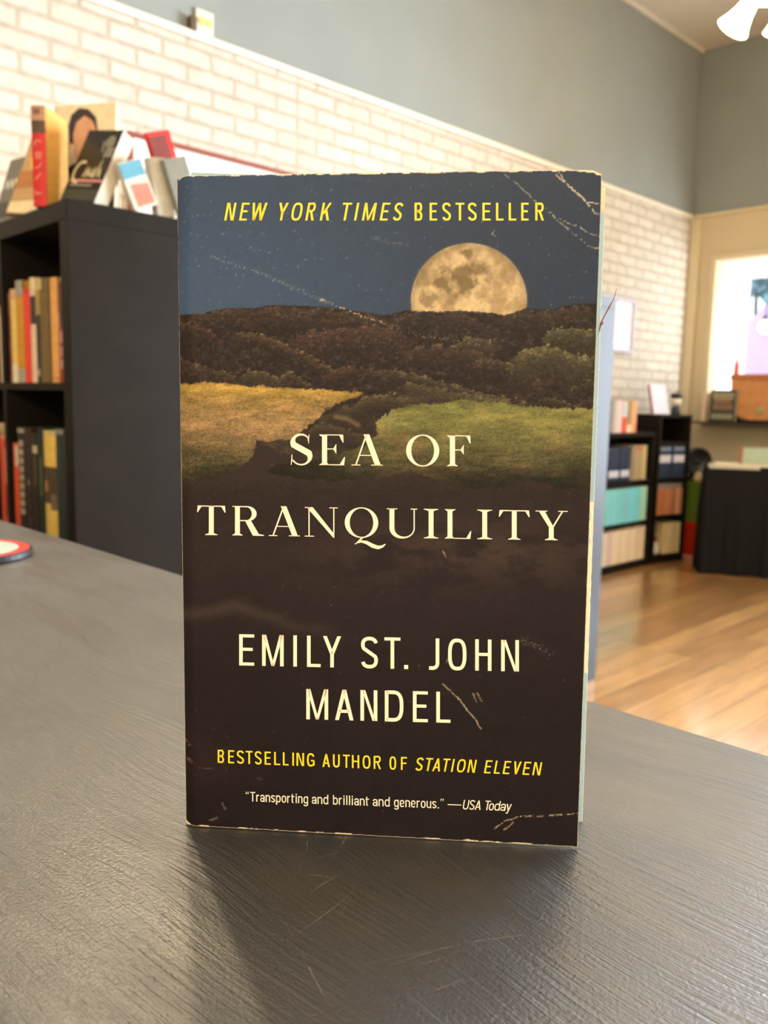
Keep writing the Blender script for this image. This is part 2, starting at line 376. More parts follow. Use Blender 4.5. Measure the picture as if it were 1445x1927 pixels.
for q in ((-0.2356, 0.08, -0.2291, 0.1308), (-0.2059, 0.0732, -0.1847, 0.1091), (-0.1944, 0.1598, -0.1838, 0.1506), (-0.1835, 0.151, -0.1807, 0.1613),
          (-0.1581, 0.1268, -0.1625, 0.1514), (-0.1816, 0.1621, -0.1871, 0.1703), (-0.1522, 0.1326, -0.167, 0.1565), (-0.1332, 0.1344, -0.1264, 0.1554),
          (-0.1398, 0.1272, -0.1263, 0.1552), (-0.1293, 0.1406, -0.126, 0.1487), (-0.1501, 0.1382, -0.1487, 0.1465), (-0.1519, 0.1235, -0.133, 0.1162),
          (-0.1701, 0.1411, -0.1717, 0.1555), (-0.175, 0.129, -0.1587, 0.1255), (-0.1318, 0.2401, -0.1406, 0.2668), (-0.1267, 0.1557, -0.1168, 0.1719),
          (-0.0834, 0.1799, -0.071, 0.1836), (-0.1205, 0.135, -0.1173, 0.1466), (-0.1832, 0.1427, -0.1706, 0.1525)):
    scratch(*q, wd=rnd.uniform(0.00003, 0.00007), sag=rnd.uniform(-0.0008, 0.0008))
for k in range(70):                                   # specks and short nicks near the front
    x = rnd.uniform(-0.22, -0.06); y = rnd.uniform(0.06, 0.19); a = rnd.uniform(0, 3.14); l = rnd.uniform(0.0004, 0.0018)
    scratch(x, y, x + l * math.cos(a), y + l * math.sin(a), wd=rnd.uniform(0.00004, 0.00009))
top.build('countertop', [M['counter'], M['scratch']], counter)
MB().box(-1.5, 1.95, -0.02, 0.30, 0, CT - 0.04).build('base_cabinet', M['laminate'], counter)

# round coaster at the left of the counter
co = thing('coaster', 'round coaster with red rim and pale mint centre on the counter', 'coaster', (-0.748, 0.235, CT))
MB().lathe([(0, 0), (0.053, 0), (0.0545, 0.001), (0.0545, 0.005), (0.053, 0.006), (0, 0.006)], 64).build('base', M['black_plastic'], co)
MB().lathe([(0, 0.0062), (0.052, 0.0062), (0.052, 0.0060)], 64).build('rim', cm(225, 70, 66, 0.4), co)
MB().lathe([(0, 0.0064), (0.043, 0.0064), (0.043, 0.0062)], 64).build('centre_disc', cm(206, 226, 214, 0.4), co)

# ------------------------------------------------------------------ books (general)
def book(name, label, cat, w, h, t, col, mat4=None, loc=(0, 0, 0), rz=0, group=None, bands=(), art=(), paper='paper', spine_col=None, hard=True, lean=0):
    """local frame: spine at x=0, fore edge at x=w, front board at y=0, back at y=t, z up.
    bands: (z0, z1, y0frac, y1frac, colour) on the spine; art: (polygon[(x,z)], colour) on the front board"""
    if mat4 is None: mat4 = Matrix.Translation(loc) @ Matrix.Rotation(rz, 4, 'Z') @ Matrix.Rotation(lean, 4, 'X')
    o = thing(name, label, cat, mat4=mat4, group=group)
    bt = 0.0025 if hard else 0.0007
    sc = spine_col or col
    cv = MB().box(0, w, 0, bt, 0, h, 0).box(0, w, t - bt, t, 0, h, 0)
    n = 6; bulge = 0.12 * t                                   # slightly rounded spine
    pts = [(-bulge * math.sin(math.pi * i / n) , t * i / n) for i in range(n + 1)]
    for (xa, ya), (xb, yb) in zip(pts, pts[1:]):
        cv.hexa([(xa, ya, 0), (xa + bt + 0.0005, ya, 0), (xb + bt + 0.0005, yb, 0), (xb, yb, 0), (xa, ya, h), (xa + bt + 0.0005, ya, h), (xb + bt + 0.0005, yb, h), (xb, yb, h)], 1)
    cv.build('cover', [col, sc], o)
    e = 0.003 if hard else 0.0003
    MB().box(bt, w - e, bt, t - bt, e, h - e).build('pages', M[paper], o)
    for z0, z1, f0, f1, bc in bands:
        b = MB(); nn = 4
        for i in range(nn):
            ya = t * (f0 + (f1 - f0) * i / nn); yb = t * (f0 + (f1 - f0) * (i + 1) / nn)
            xa = -bulge * math.sin(math.pi * ya / t) * 1.02 - 0.0005; xb = -bulge * math.sin(math.pi * yb / t) * 1.02 - 0.0005
            b.hexa([(xa, ya, z0), (xa + 0.0006, ya, z0), (xb + 0.0006, yb, z0), (xb, yb, z0), (xa, ya, z1), (xa + 0.0006, ya, z1), (xb + 0.0006, yb, z1), (xb, yb, z1)])
        b.build('spine_label', bc, o)
    for nm, poly, ac in art:
        MB().prism(poly, -0.0005, 0.0002).build(nm, ac, o)
    return o

def glyph_run(pts, wd):
    """flat strokes in (x, z): each a list of points -> quads"""
    out = []
    for P in pts:
        out += strip(P, wd)
    return out

# ------------------------------------------------------------------ black cube bookcases
def cube_case(label, x1, y0, cols, group):
    """four compartments high; right side at x1, open front at y0, 0.39 deep"""
    W = cols * 0.335 + (cols - 1) * 0.016 + 0.08; H = 1.468; D = 0.39
    o = thing('cube_bookcase', label, 'bookcase', (x1 - W, y0, 0), group=group)
    L = M['laminate']
    MB().box(0, W, 0, D, H - 0.04, H).build('top_panel', L, o, bevel=0.0012)
    MB().box(0, W, 0, D, 0, 0.04).build('bottom_panel', L, o, bevel=0.0012)
    MB().box(0, 0.04, 0, D, 0.04, H - 0.04).build('side_panel', L, o, bevel=0.0012)
    MB().box(W - 0.04, W, 0, D, 0.04, H - 0.04).build('side_panel', L, o, bevel=0.0012)
    MB().box(0.04, W - 0.04, D - 0.006, D, 0.04, H - 0.04).build('back_panel', M['laminate_dark'], o)
    for k in range(3):
        z = 0.04 + 0.335 * (k + 1) + 0.016 * k
        MB().box(0.04, W - 0.04, 0.002, D - 0.006, z, z + 0.016).build('shelf', L, o)
    for c in range(cols - 1):
        x = 0.04 + 0.335 * (c + 1) + 0.016 * c
        for r in range(4):
            z = 0.04 + 0.351 * r
            MB().box(x, x + 0.016, 0.002, D - 0.006, z, z + 0.335).build('divider', L, o)
    return o
cube_case('black cube bookcase at the left, books lining its shelves and top', -1.742, 0.776, 3, 'black cube bookcases')
cube_case('black bookcase whose bare lavender-lit side shows right of the standing paperback', -1.692, 2.455, 3, 'black cube bookcases')

# books in the left bookcase: compartments' floors at z = 1.093 and 0.742
def spine_out(label, x0, x1, z, h, col, bands=(), d=0.15, y=0.79, cat='book', group=None, tilt=0, paper='paper', hard=True):
    return book('hardcover_book' if hard else 'paperback_book', label, cat, d, h, x1 - x0, col, mat4=Matrix.Translation((x1, y, z)) @ Matrix.Rotation(tilt, 4, 'Y') @ Matrix.Rotation(R(90), 4, 'Z'), group=group, bands=bands, paper=paper, hard=hard)
G1 = 'books on the upper visible shelf of the left bookcase'
Z1 = 1.0935
spine_out('pink cream spined book against the left frame edge on the upper shelf', -2.176, -2.143, Z1, 0.185, cm(232, 168, 140), [(0.0, 0.16, 0.0, 0.6, cm(246, 214, 184))], group=G1)
spine_out('reddish brown book beside the pale yellow spine on the upper shelf', -2.114, -2.1005, Z1, 0.212, cm(150, 84, 62), [(0.02, 0.07, 0.15, 0.85, cm(120, 50, 42)), (0.1, 0.16, 0.3, 0.7, cm(96, 50, 40))], group=G1)
spine_out('pale yellow book with cream foot band on the upper shelf', -2.1000, -2.0655, Z1, 0.219, cm(240, 206, 112), [(0.0, 0.045, 0.0, 1.0, cm(236, 226, 190)), (0.194, 0.219, 0.0, 1.0, cm(222, 180, 130))], group=G1)
spine_out('golden orange book with grey head and foot on the upper shelf', -2.065, -2.0225, Z1, 0.236, cm(214, 150, 44), [(0.0, 0.032, 0.0, 1.0, cm(176, 166, 150)), (0.2, 0.236, 0.0, 1.0, cm(168, 160, 150))], group=G1)
spine_out('bright red book on the upper shelf', -2.0222, -1.982, Z1, 0.213, cm(240, 74, 56), [(0.205, 0.213, 0.0, 1.0, cm(220, 60, 48))], group=G1)
spine_out('thin cream book whose dark upper spine rises behind the red book', -1.9815, -1.9515, Z1, 0.236, cm(246, 212, 178), [(0.132, 0.195, 0.0, 1.0, cm(70, 58, 54)), (0.2, 0.236, 0.0, 1.0, cm(236, 214, 170))], group=G1)
spine_out('black and dull gold book with mottled spine on the upper shelf', -1.951, -1.8775, Z1, 0.229, cm(120, 98, 60), [(0.0, 0.15, 0.42, 1.0, cm(56, 50, 46)), (0.15, 0.205, 0.4, 1.0, cm(180, 150, 70)), (0.015, 0.03, 0.5, 0.7, cm(200, 180, 150)), (0.205, 0.229, 0.3, 1.0, cm(214, 190, 128))], group=G1)
spine_out('orange tan book with plain spine second from the right on the upper shelf', -1.872, -1.8325, Z1, 0.226, cm(236, 172, 96), [(0.006, 0.012, 0.0, 1.0, cm(214, 140, 70))], group=G1)
spine_out('maroon book with pale lettering marks at the right end of the upper shelf', -1.8315, -1.7935, Z1, 0.214, cm(112, 64, 54), [(0.0, 0.122, 0.0, 0.55, cm(152, 66, 62)), (0.03, 0.05, 0.25, 0.6, cm(206, 150, 140)), (0.056, 0.078, 0.3, 0.6, cm(200, 146, 130)), (0.085, 0.11, 0.3, 0.55, cm(206, 160, 146)), (0.118, 0.15, 0.65, 0.85, cm(196, 176, 156))], group=G1)
G2 = 'books on the lower visible shelf of the left bookcase'
Z2 = 0.7425
spine_out('orange red hardcover left of the divider on the lower shelf', -2.202, -2.140, Z2, 0.222, cm(224, 84, 52), [(0.02, 0.2, 0.1, 0.3, cm(180, 44, 34)), (0.1, 0.19, 0.2, 0.27, cm(244, 150, 120)), (0.212, 0.222, 0.0, 1.0, cm(238, 140, 110))], group=G2)
MBk = book('hardcover_book', 'beige book lying flat on the orange red hardcover left of the divider', 'book', 0.15, 0.062, 0.030, cm(186, 164, 122), mat4=Matrix.Translation((-2.139, 0.79, Z2 + 0.2215)) @ Matrix.Rotation(R(90), 4, 'Z') @ Matrix(((1, 0, 0, 0), (0, 0, 1, 0), (0, -1, 0, 0.030), (0, 0, 0, 1))), group=G2)
spine_out('slim orange red book beside the divider on the lower shelf', -2.115, -2.083, Z2, 0.205, cm(226, 88, 46), [(0.15, 0.2, 0.0, 0.35, cm(226, 190, 170))], group=G2)
spine_out('dark book with column of pale block marks on the lower shelf', -2.0825, -2.0335, Z2, 0.245, cm(52, 44, 40), [(0.232, 0.243, 0.1, 1.0, cm(170, 160, 140))] + [(0.035 + 0.0205 * k, 0.050 + 0.0205 * k, 0.2, 0.62, cm(176, 160, 132)) for k in range(9)], group=G2)
spine_out('dark brown book with small ring mark on the lower shelf', -2.033, -1.996, Z2, 0.246, cm(58, 40, 38), [(0.108, 0.122, 0.35, 0.7, cm(130, 112, 98)), (0.02, 0.03, 0.2, 0.5, cm(92, 74, 66))], group=G2)
spine_out('black book with cream tab near its head on the lower shelf', -1.9955, -1.957, Z2, 0.235, cm(46, 40, 34), [(0.188, 0.206, 0.15, 0.85, cm(200, 186, 140)), (0.11, 0.18, 0.2, 0.8, cm(78, 68, 42))], group=G2)
spine_out('green black book with faint gilt lettering left of the yellow one', -1.9565, -1.9305, Z2, 0.248, cm(34, 52, 42), [(0.09, 0.18, 0.3, 0.75, cm(96, 104, 70))], group=G2)
spine_out('yellow book with dark picture band in the middle of its spine', -1.930, -1.864, Z2, 0.243, cm(238, 198, 96), [(0.078, 0.162, 0.0, 1.0, cm(86, 68, 46)), (0.105, 0.13, 0.45, 0.75, cm(196, 122, 82)), (0.064, 0.1, 0.0, 0.3, cm(120, 104, 78)), (0.234, 0.243, 0.0, 1.0, cm(214, 190, 130))], group=G2)
spine_out('slate green book at the right end of the lower shelf', -1.8635, -1.800, Z2, 0.249, cm(48, 56, 54), [(0.238, 0.249, 0.2, 0.9, cm(140, 144, 130)), (0.1, 0.2, 0.8, 0.95, cm(74, 78, 68))], group=G2)

# ------------------------------------------------------------------ displays on top of the left bookcase (z = 1.468)
ZT1 = 1.4685
def axes(origin, xv, zv):
    x = Vector(xv).normalized(); z = Vector(zv); z = (z - z.project(x)).normalized(); y = z.cross(x)
    return Matrix(((x.x, y.x, z.x, origin[0]), (x.y, y.y, z.y, origin[1]), (x.z, y.z, z.z, origin[2]), (0, 0, 0, 1)))

def strip(pts, wd, closed=False):
    """quads along a polyline with mitred joints; wd one width or one per point"""
    n = len(pts)
    ws = list(wd) if hasattr(wd, '__len__') else [wd] * n
    L, Rr = [], []
    for i in range(n):
        p = pts[i]
        a = pts[i - 1] if (i > 0 or closed) else None
        b = pts[(i + 1) % n] if (i < n - 1 or closed) else None
        def dr(u, v):
            dx, dy = v[0] - u[0], v[1] - u[1]; l = math.hypot(dx, dy) or 1e-9; return dx / l, dy / l
        d1 = dr(a, p) if a else dr(p, b); d2 = dr(p, b) if b else d1
        n1 = (-d1[1], d1[0]); n2 = (-d2[1], d2[0]); mx, my = n1[0] + n2[0], n1[1] + n2[1]; ml = math.hypot(mx, my) or 1e-9
        mx, my = mx / ml, my / ml; k = ws[i] / 2 / max(0.35, mx * n1[0] + my * n1[1])
        L.append((p[0] + mx * k, p[1] + my * k)); Rr.append((p[0] - mx * k, p[1] - my * k))
    rng = range(n if closed else n - 1)
    return [[Rr[i], Rr[(i + 1) % n], L[(i + 1) % n], L[i]] for i in rng]

def arc(cx, cy, rx, ry, a0, a1, n=14, p=1.0):
    out = []
    for i in range(n + 1):
        a = R(a0 + (a1 - a0) * i / n); c, s = math.cos(a), math.sin(a)
        out.append((cx + rx * math.copysign(abs(c) ** p, c), cy + ry * math.copysign(abs(s) ** p, s)))
    return out

def flat(name, polys, m, parent, y=-0.0007):
    mb = MB()
    for q in polys: mb.face([(a, y, b) for a, b in q])
    return mb.build(name, m, parent)

# the silver-lettered black paperback, leaning back, fore edge towards the room
BRp = Vector((-1.768, 0.848, 1.475)); Uv = Vector((0, 0.40, 0.917)); Wv = Vector((0.957, 0.284, -0.128))
o = book('paperback_book', 'black paperback with silver script title leaning back on top of the bookcase', 'book', 0.107, 0.178, 0.036, cm(34, 32, 30, 0.4),
         mat4=axes(BRp - Wv * 0.107, Wv, Uv), group='books displayed on top of the left bookcase', paper='paper_white', hard=False)
sil = cm(206, 196, 160, 0.4)
k = 0.107
flat('script_title', strip(arc(0.026, 0.072, 0.017, 0.026, 60, 285, 12), 0.006) + strip([(0.040, 0.060), (0.046, 0.082), (0.050, 0.062), (0.055, 0.080), (0.058, 0.062)], 0.0045) + strip([(0.060, 0.062), (0.069, 0.082), (0.067, 0.060)], 0.0045) + strip([(0.071, 0.060), (0.083, 0.102), (0.080, 0.062), (0.086, 0.080), (0.090, 0.060)], 0.0045), sil, o)
MB().box(0.006, 0.105, -0.0006, 0, 0.049, 0.054).build('pink_stripe', cm(226, 150, 150), o)
MB().box(0.010, 0.078, -0.0006, 0, 0.037, 0.044).build('caption', cm(120, 120, 110), o)
flat('portrait_print', strip(arc(0.083, 0.148, 0.007, 0.009, 0, 360, 16), 0.013) + strip([(0.070, 0.122), (0.064, 0.150)], 0.006) + [[(0.076, 0.110), (0.103, 0.110), (0.103, 0.134), (0.080, 0.138)]], cm(128, 126, 110), o)
MB().box(0.004, 0.105, -0.0006, 0, 0.003, 0.030).build('lower_panel', cm(64, 68, 62), o)

# red-spined hardcover, upright
o = book('hardcover_book', 'upright hardcover with tall red spine and orange board on the bookcase top', 'book', 0.100, 0.206, 0.031, cm(224, 164, 72), loc=(-1.856, 0.784, ZT1), rz=R(130),
         group='books displayed on top of the left bookcase', spine_col=cm(214, 48, 44),
         bands=[(0.176, 0.206, 0.0, 1.0, cm(196, 150, 120)), (0.150, 0.176, 0.0, 1.0, cm(96, 72, 60)), (0.188, 0.199, 0.3, 0.75, cm(120, 84, 74))])
rl = MB()
for zc, kind in ((0.028, 'bar'), (0.060, 'vee'), (0.082, 'hook'), (0.104, 'box'), (0.130, 'arc')):
    P = {'bar': [[(-0.008, 0.004), (-0.006, -0.003), (0.007, -0.001)]], 'vee': [[(-0.007, -0.005), (0.006, 0.008)]], 'hook': [[(-0.007, -0.004), (0.002, -0.001), (0.007, 0.007)]],
         'box': [[(-0.007, 0.005), (0.006, 0.006), (0.006, -0.004), (-0.004, -0.005), (-0.004, 0.001), (0.002, 0.002)]], 'arc': [arc(0, -0.001, 0.007, 0.006, 10, 230, 8)]}[kind]
    for pl in P:
        for q in strip(pl, 0.0032):
            rl.face([(-0.0046, 0.0155 - a, zc + b) for a, b in q])
rl.build('spine_lettering', cm(240, 140, 124), o)

# yellow and brown picture book tilted at the left, grey script book beyond it
o = book('hardcover_book', 'tilted picture book with yellow curve over brown and cream cover on the bookcase top', 'book', 0.124, 0.186, 0.022, cm(202, 160, 112),
         mat4=axes((-2.085, 0.782, ZT1 + 0.018), (0.965, 0.20, -0.13), (0.12, 0.33, 0.93)), group='books displayed on top of the left bookcase')
flat('yellow_curve', strip(arc(0.080, 0.142, 0.044, 0.040, 40, 240, 14), [0.010 + 0.010 * math.sin(math.pi * i / 14) for i in range(15)]), cm(244, 200, 66), o)
flat('brown_band', [[(0.002, 0.062), (0.120, 0.072), (0.120, 0.112), (0.002, 0.104)]], cm(190, 124, 66), o)
flat('cream_foot', [[(0.002, 0.002), (0.122, 0.002), (0.122, 0.036), (0.002, 0.028)]], cm(244, 226, 178), o, y=-0.0008)
o = book('paperback_book', 'grey book with white script at the left edge on the bookcase top', 'book', 0.120, 0.182, 0.022, cm(120, 114, 104), mat4=axes((-2.205, 0.790, ZT1 + 0.004), (0.97, 0.22, 0.02), (-0.03, 0.34, 0.93)),
         group='books displayed on top of the left bookcase')
flat('script_title', strip([(0.008 + 0.0085 * i, 0.100 + (0.022 if i % 2 else 0.0)) for i in range(13)], 0.0045), cm(232, 226, 208), o)
flat('dark_panel', [[(0.004, 0.02), (0.103, 0.02), (0.103, 0.062), (0.004, 0.062)]], cm(84, 78, 70), o)
# tall book with a dark-haired portrait, standing behind
o = book('hardcover_book', 'tall pale hardcover with dark haired portrait behind the silver lettered paperback', 'book', 0.165, 0.272, 0.020, cm(236, 220, 184), mat4=axes((-2.035, 0.872, ZT1), (0.86, 0.51, 0), (-0.03, 0.06, 0.99)),
         group='books displayed on top of the left bookcase')
flat('hair', [[(0.040, 0.180), (0.038, 0.225), (0.046, 0.250), (0.066, 0.264), (0.092, 0.260), (0.112, 0.240), (0.118, 0.205)]], cm(62, 50, 52), o)
flat('face', [[(0.056, 0.150), (0.052, 0.205), (0.060, 0.232), (0.082, 0.246), (0.104, 0.232), (0.116, 0.206), (0.112, 0.160), (0.080, 0.136)]], cm(216, 160, 124), o, y=-0.0009)
flat('dark_coat', [[(0.030, 0.004), (0.160, 0.004), (0.160, 0.130), (0.120, 0.150), (0.080, 0.150), (0.040, 0.130)]], cm(28, 24, 22), o, y=-0.0011)
# thin dark book lying behind the yellow one
book('paperback_book', 'thin black book peeping over the yellow and brown picture book', 'book', 0.10, 0.225, 0.012, cm(20, 18, 18), mat4=axes((-2.285, 0.970, ZT1), (0.86, 0.51, 0), (0.0, 0.08, 0.99)), group='books displayed on top of the left bookcase')
# row of books leaning in the other direction on the side edge, seen from behind the fore edges
def lean_book(label, y0, h, t, d, col, lean, x=-1.76, art=(), paper='paper_white', spine_col=None, dz=0.0):
    """front board towards the room (+x), bottom at y0, leaning back towards -y by lean"""
    m4 = Matrix.Translation((x, y0, ZT1 + dz)) @ Matrix.Rotation(lean, 4, 'X') @ Matrix.Rotation(R(90), 4, 'Z') 
    o = book('paperback_book', label, 'book', d, h, t, col, mat4=m4, group='books displayed on top of the left bookcase', paper=paper, hard=False, spine_col=spine_col)
    for nm, poly, c, yy in art: flat(nm, poly, c, o, y=yy)
    return o
lean_book('blue and coral picture paperback slumped behind the silver lettered paperback', 0.934, 0.100, 0.012, 0.060, cm(206, 200, 186), R(24), x=-1.752,
          art=[('blue_band', [[(0.002, 0.066), (0.058, 0.066), (0.058, 0.098), (0.002, 0.098)]], cm(92, 156, 178), -0.0006), ('coral_band', [[(0.012, 0.006), (0.056, 0.006), (0.056, 0.048), (0.012, 0.054)]], cm(226, 120, 100), -0.0006)])
lean_book('narrow white paperback standing beside the blue and coral one', 1.000, 0.128, 0.022, 0.044, cm(206, 200, 184), R(10), x=-1.770)
lean_book('red and dark red hardback slab topmost of the slumped books', 1.044, 0.166, 0.014, 0.060, cm(122, 48, 42), R(19), x=-1.800, spine_col=cm(224, 44, 34), dz=0.03,
          art=[('red_edge', [[(0.047, 0.0), (0.060, 0.0), (0.060, 0.166), (0.047, 0.166)], [(0.0, 0.157), (0.047, 0.157), (0.047, 0.166), (0.0, 0.166)]], cm(224, 44, 34), -0.0006)])
lean_book('grey and teal picture paperback leaning beside the standing novel', 1.046, 0.130, 0.014, 0.060, cm(126, 124, 112), R(20), x=-1.750,
          art=[('teal_patch', [[(0.024, 0.008), (0.058, 0.008), (0.058, 0.06), (0.03, 0.055)]], cm(92, 140, 138), -0.0006), ('green_patch', [[(0.020, 0.030), (0.040, 0.024), (0.044, 0.052), (0.024, 0.060)]], cm(166, 170, 92), -0.0008)])

# framed poster on the brick
po = thing('framed_poster', 'white poster in thin reddish frame on the brick wall behind the bookcase', 'poster', (XL, 1.585, 1.30))
pf = MB()
for y0, y1, z0, z1 in ((0, 1.1, 0.725, 0.742), (0, 1.1, 0, 0.017), (0, 0.017, 0.017, 0.725), (1.083, 1.1, 0.017, 0.725)): pf.box(0.001, 0.022, y0, y1, z0, z1)
pf.build('frame', cm(138, 66, 46, 0.5), po)
MB().box(0.001, 0.010, 0.017, 1.083, 0.017, 0.725).build('print', cm(238, 234, 228), po)
pp = thing('framed_print', 'small framed white and pink print on the brick wall near the far corner', 'picture', (XL, 4.88, 1.43))
pf = MB()
for y0, y1, z0, z1 in ((0, 0.43, 0.335, 0.36), (0, 0.43, 0, 0.025), (0, 0.025, 0.025, 0.335), (0.405, 0.43, 0.025, 0.335)): pf.box(0.001, 0.025, y0, y1, z0, z1)
pf.build('frame', cm(186, 180, 196, 0.3), pp)
MB().box(0.001, 0.012, 0.025, 0.405, 0.025, 0.335).build('print', cm(250, 238, 240, 0.25), pp)
# pale box with two yellow roundels on the ledge over the brick
ob = thing('wall_outlet', 'pale wall outlet with two yellow sockets above the brick ledge', 'outlet', (XL - 0.006, 1.845, ZT + 0.017))
MB().box(0, 0.012, 0.038, 0.118, 0.0, 0.092).build('plate', cm(206, 206, 190), ob, bevel=0.003)
for y in (0.062, 0.094):
    MB().lathe([(0, 0.005), (0.013, 0.005), (0.014, 0)], 20, mat=Matrix.Translation((0.012, y, 0.048)) @ Matrix.Rotation(R(90), 4, 'Y')).build('socket', cm(232, 204, 110), ob)
MB().box(0, 0.030, 0.004, 0.032, 0.0, 0.050).build('plug', cm(92, 76, 54), ob, bevel=0.004)

# ------------------------------------------------------------------ far corner: low bookcase along the brick
lb = thing('low_bookcase', 'low black bookcase of three shelves along the brick wall', 'bookcase', (-3.028, 3.40, 0))
LD = 0.27; LW = 1.83
L = M['laminate']
MB().box(0, LD, 0, LW, 0.875, 0.902).build('top_panel', L, lb, bevel=0.001)
for y in (0, LW - 0.02): MB().box(0, LD, y, y + 0.02, 0, 0.875).build('side_panel', L, lb)
MB().box(0, LD, 0.90, 0.92, 0.07, 0.875).build('divider', L, lb)
for z in (0.05, 0.315, 0.590): MB().box(0.008, LD - 0.002, 0.02, LW - 0.02, z - 0.02 if z > 0.1 else 0.03, z).build('shelf', L, lb)
MB().box(0, LD - 0.02, 0.02, LW - 0.02, 0, 0.05).build('plinth', L, lb)
MB().box(0, 0.008, 0.02, LW - 0.02, 0.05, 0.875).build('back_panel', M['laminate_dark'], lb)
def face_x(name, label, y0, y1, z, h, col, x=-2.775, d=0.16, bands=(), group=None, cat='book', hard=False):
    return book(name, label, cat, d, h, y1 - y0, col, loc=(x, y1, z), rz=R(180), bands=bands, group=group, hard=hard)
g = 'books standing on the low black bookcase'
face_x('paperback_book', 'grey spined book nearest the tall side panel on the low bookcase top', 4.690, 4.728, 0.903, 0.205, cm(176, 168, 164), group=g)
face_x('paperback_book', 'white spined book second in the row on the low bookcase top', 4.730, 4.764, 0.903, 0.204, cm(216, 208, 200), group=g)
face_x('paperback_book', 'pinkish white book third in the row on the low bookcase top', 4.766, 4.808, 0.903, 0.206, cm(232, 208, 206), group=g)
face_x('paperback_book', 'book with white upper and orange red lower spine on the low bookcase top', 4.814, 4.872, 0.903, 0.198, cm(224, 84, 56), bands=[(0.10, 0.198, 0.0, 1.0, cm(206, 210, 214))], group=g)
face_x('paperback_book', 'olive tan book right of the orange red spine on the low bookcase top', 4.876, 4.928, 0.903, 0.196, cm(160, 140, 96), bands=[(0.0, 0.05, 0.0, 1.0, cm(240, 214, 180))], group=g)
face_x('paperback_book', 'peach orange book at the right end of the row on the low bookcase top', 4.930, 4.992, 0.903, 0.204, cm(232, 170, 116), bands=[(0.0, 0.06, 0.0, 0.5, cm(226, 110, 100))], group=g)
# second row: two dark boxes and tan books
for y0, y1, lab in ((4.690, 4.830, 'navy storage box with white label left on the upper row of the low bookcase'), (4.838, 4.960, 'navy storage box with white label right on the upper row of the low bookcase')):
    b = thing('storage_box', lab, 'box', (-2.785, y0, 0.591), group='navy boxes on the low bookcase')
    MB().box(-0.2, 0, 0, y1 - y0, 0, 0.215).build('body', cm(44, 54, 76, 0.4), b, bevel=0.004)
    MB().box(0, 0.002, 0.012, y1 - y0 - 0.006, 0.028, 0.070).build('label', cm(206, 210, 216, 0.5), b)
g = 'tan books on the upper row of the low bookcase'
ys = 4.966
for k, (t_, c, lab) in enumerate(((0.046, (150, 134, 110), 'taupe book right of the navy boxes on the low bookcase'), (0.040, (176, 150, 104), 'tan book with reddish head second from the navy boxes'), (0.046, (164, 146, 104), 'olive tan book third from the navy boxes'), (0.050, (190, 168, 112), 'straw yellow book fourth from the navy boxes, at the row end'))):
    face_x('paperback_book', lab, ys, ys + t_, 0.591, 0.222 + 0.004 * (k % 2), cm(*c), bands=[(0.196, 0.222, 0.0, 1.0, cm(188, 108, 84))] if k in (1, 2) else (), group=g); ys += t_ + 0.002
# third row turquoise, fourth row cream: lookalikes share a label
rnd = random.Random(3)
ys = 4.64
for k in range(14):
    t_ = rnd.uniform(0.034, 0.042)
    if ys + t_ > 5.20: break
    c = (118 + rnd.randint(-8, 14), 204 + rnd.randint(-10, 8), 206 + rnd.randint(-8, 10)) if ys < 5.09 else (168, 212, 184)
    face_x('paperback_book', 'turquoise spined paperback in the matching row of the low bookcase' if ys < 5.09 else 'pale sea green paperback closing the turquoise row', ys, ys + t_, 0.316, 0.228, cm(*c), group='turquoise paperbacks' if ys < 5.09 else 'sea green paperbacks'); ys += t_ + 0.001
ys = 4.62
for k in range(18):
    t_ = rnd.uniform(0.030, 0.038)
    if ys + t_ > 5.20: break
    c = [(222, 196, 180), (232, 214, 200), (226, 206, 176), (214, 184, 172)][k % 4] if k < 5 else [(232, 208, 172), (226, 200, 160), (236, 214, 184)][k % 3]
    face_x('paperback_book', 'pinkish white paperback in the bottom row of the low bookcase' if k < 5 else 'cream paperback in the bottom row of the low bookcase', ys, ys + t_, 0.051, 0.226 - 0.004 * (k % 3), cm(*c),
           group='pinkish paperbacks in the bottom row' if k < 5 else 'cream paperbacks in the bottom row'); ys += t_ + 0.001

# narrow tall bookcase in the corner
TA = math.atan2(0.306, 0.067)           # its front runs almost along the brick wall
tu = thing('narrow_bookcase', 'narrow black four-tier bookcase standing in the far corner', 'bookcase', (-2.757, 5.275, 0), TA)
TW, TD = 0.325, 0.245
for x in (0, TW - 0.022): MB().box(x, x + 0.022, 0, TD, 0, 1.0).build('side_panel', L, tu)
MB().box(0, TW, 0, TD, 1.0, 1.022).build('top_panel', L, tu, bevel=0.001)
for z in (0.06, 0.335, 0.590, 0.835): MB().box(0.022, TW - 0.022, 0.002, TD - 0.006, z - 0.02, z).build('shelf', L, tu)
MB().box(0.022, TW - 0.022, TD - 0.006, TD, 0.02, 1.0).build('back_panel', M['laminate_dark'], tu)
MB().box(0.022, TW - 0.022, 0.012, TD - 0.006, 0, 0.04).build('plinth', L, tu)
TM = Matrix.Translation((-2.757, 5.275, 0)) @ Matrix.Rotation(TA, 4, 'Z')
def in_tall(x, y, z): return TM @ Matrix.Translation((x, y, z))
for x, lab in ((0.028, 'dark blue box file with white label left in the narrow bookcase'), (0.166, 'dark blue box file with white label right in the narrow bookcase')):
    b = thing('box_file', lab, 'box', mat4=in_tall(x, 0.012, 0.591), group='dark box files')
    MB().box(0, 0.125, 0, 0.20, 0, 0.219).build('body', cm(48, 58, 78, 0.4), b, bevel=0.003)
    MB().box(0.008, 0.117, -0.002, 0, 0.105, 0.155).build('label', cm(214, 210, 214), b)
    MB().box(0.012, 0.113, -0.002, 0, 0.185, 0.21).build('title_strip', cm(120, 132, 156), b)
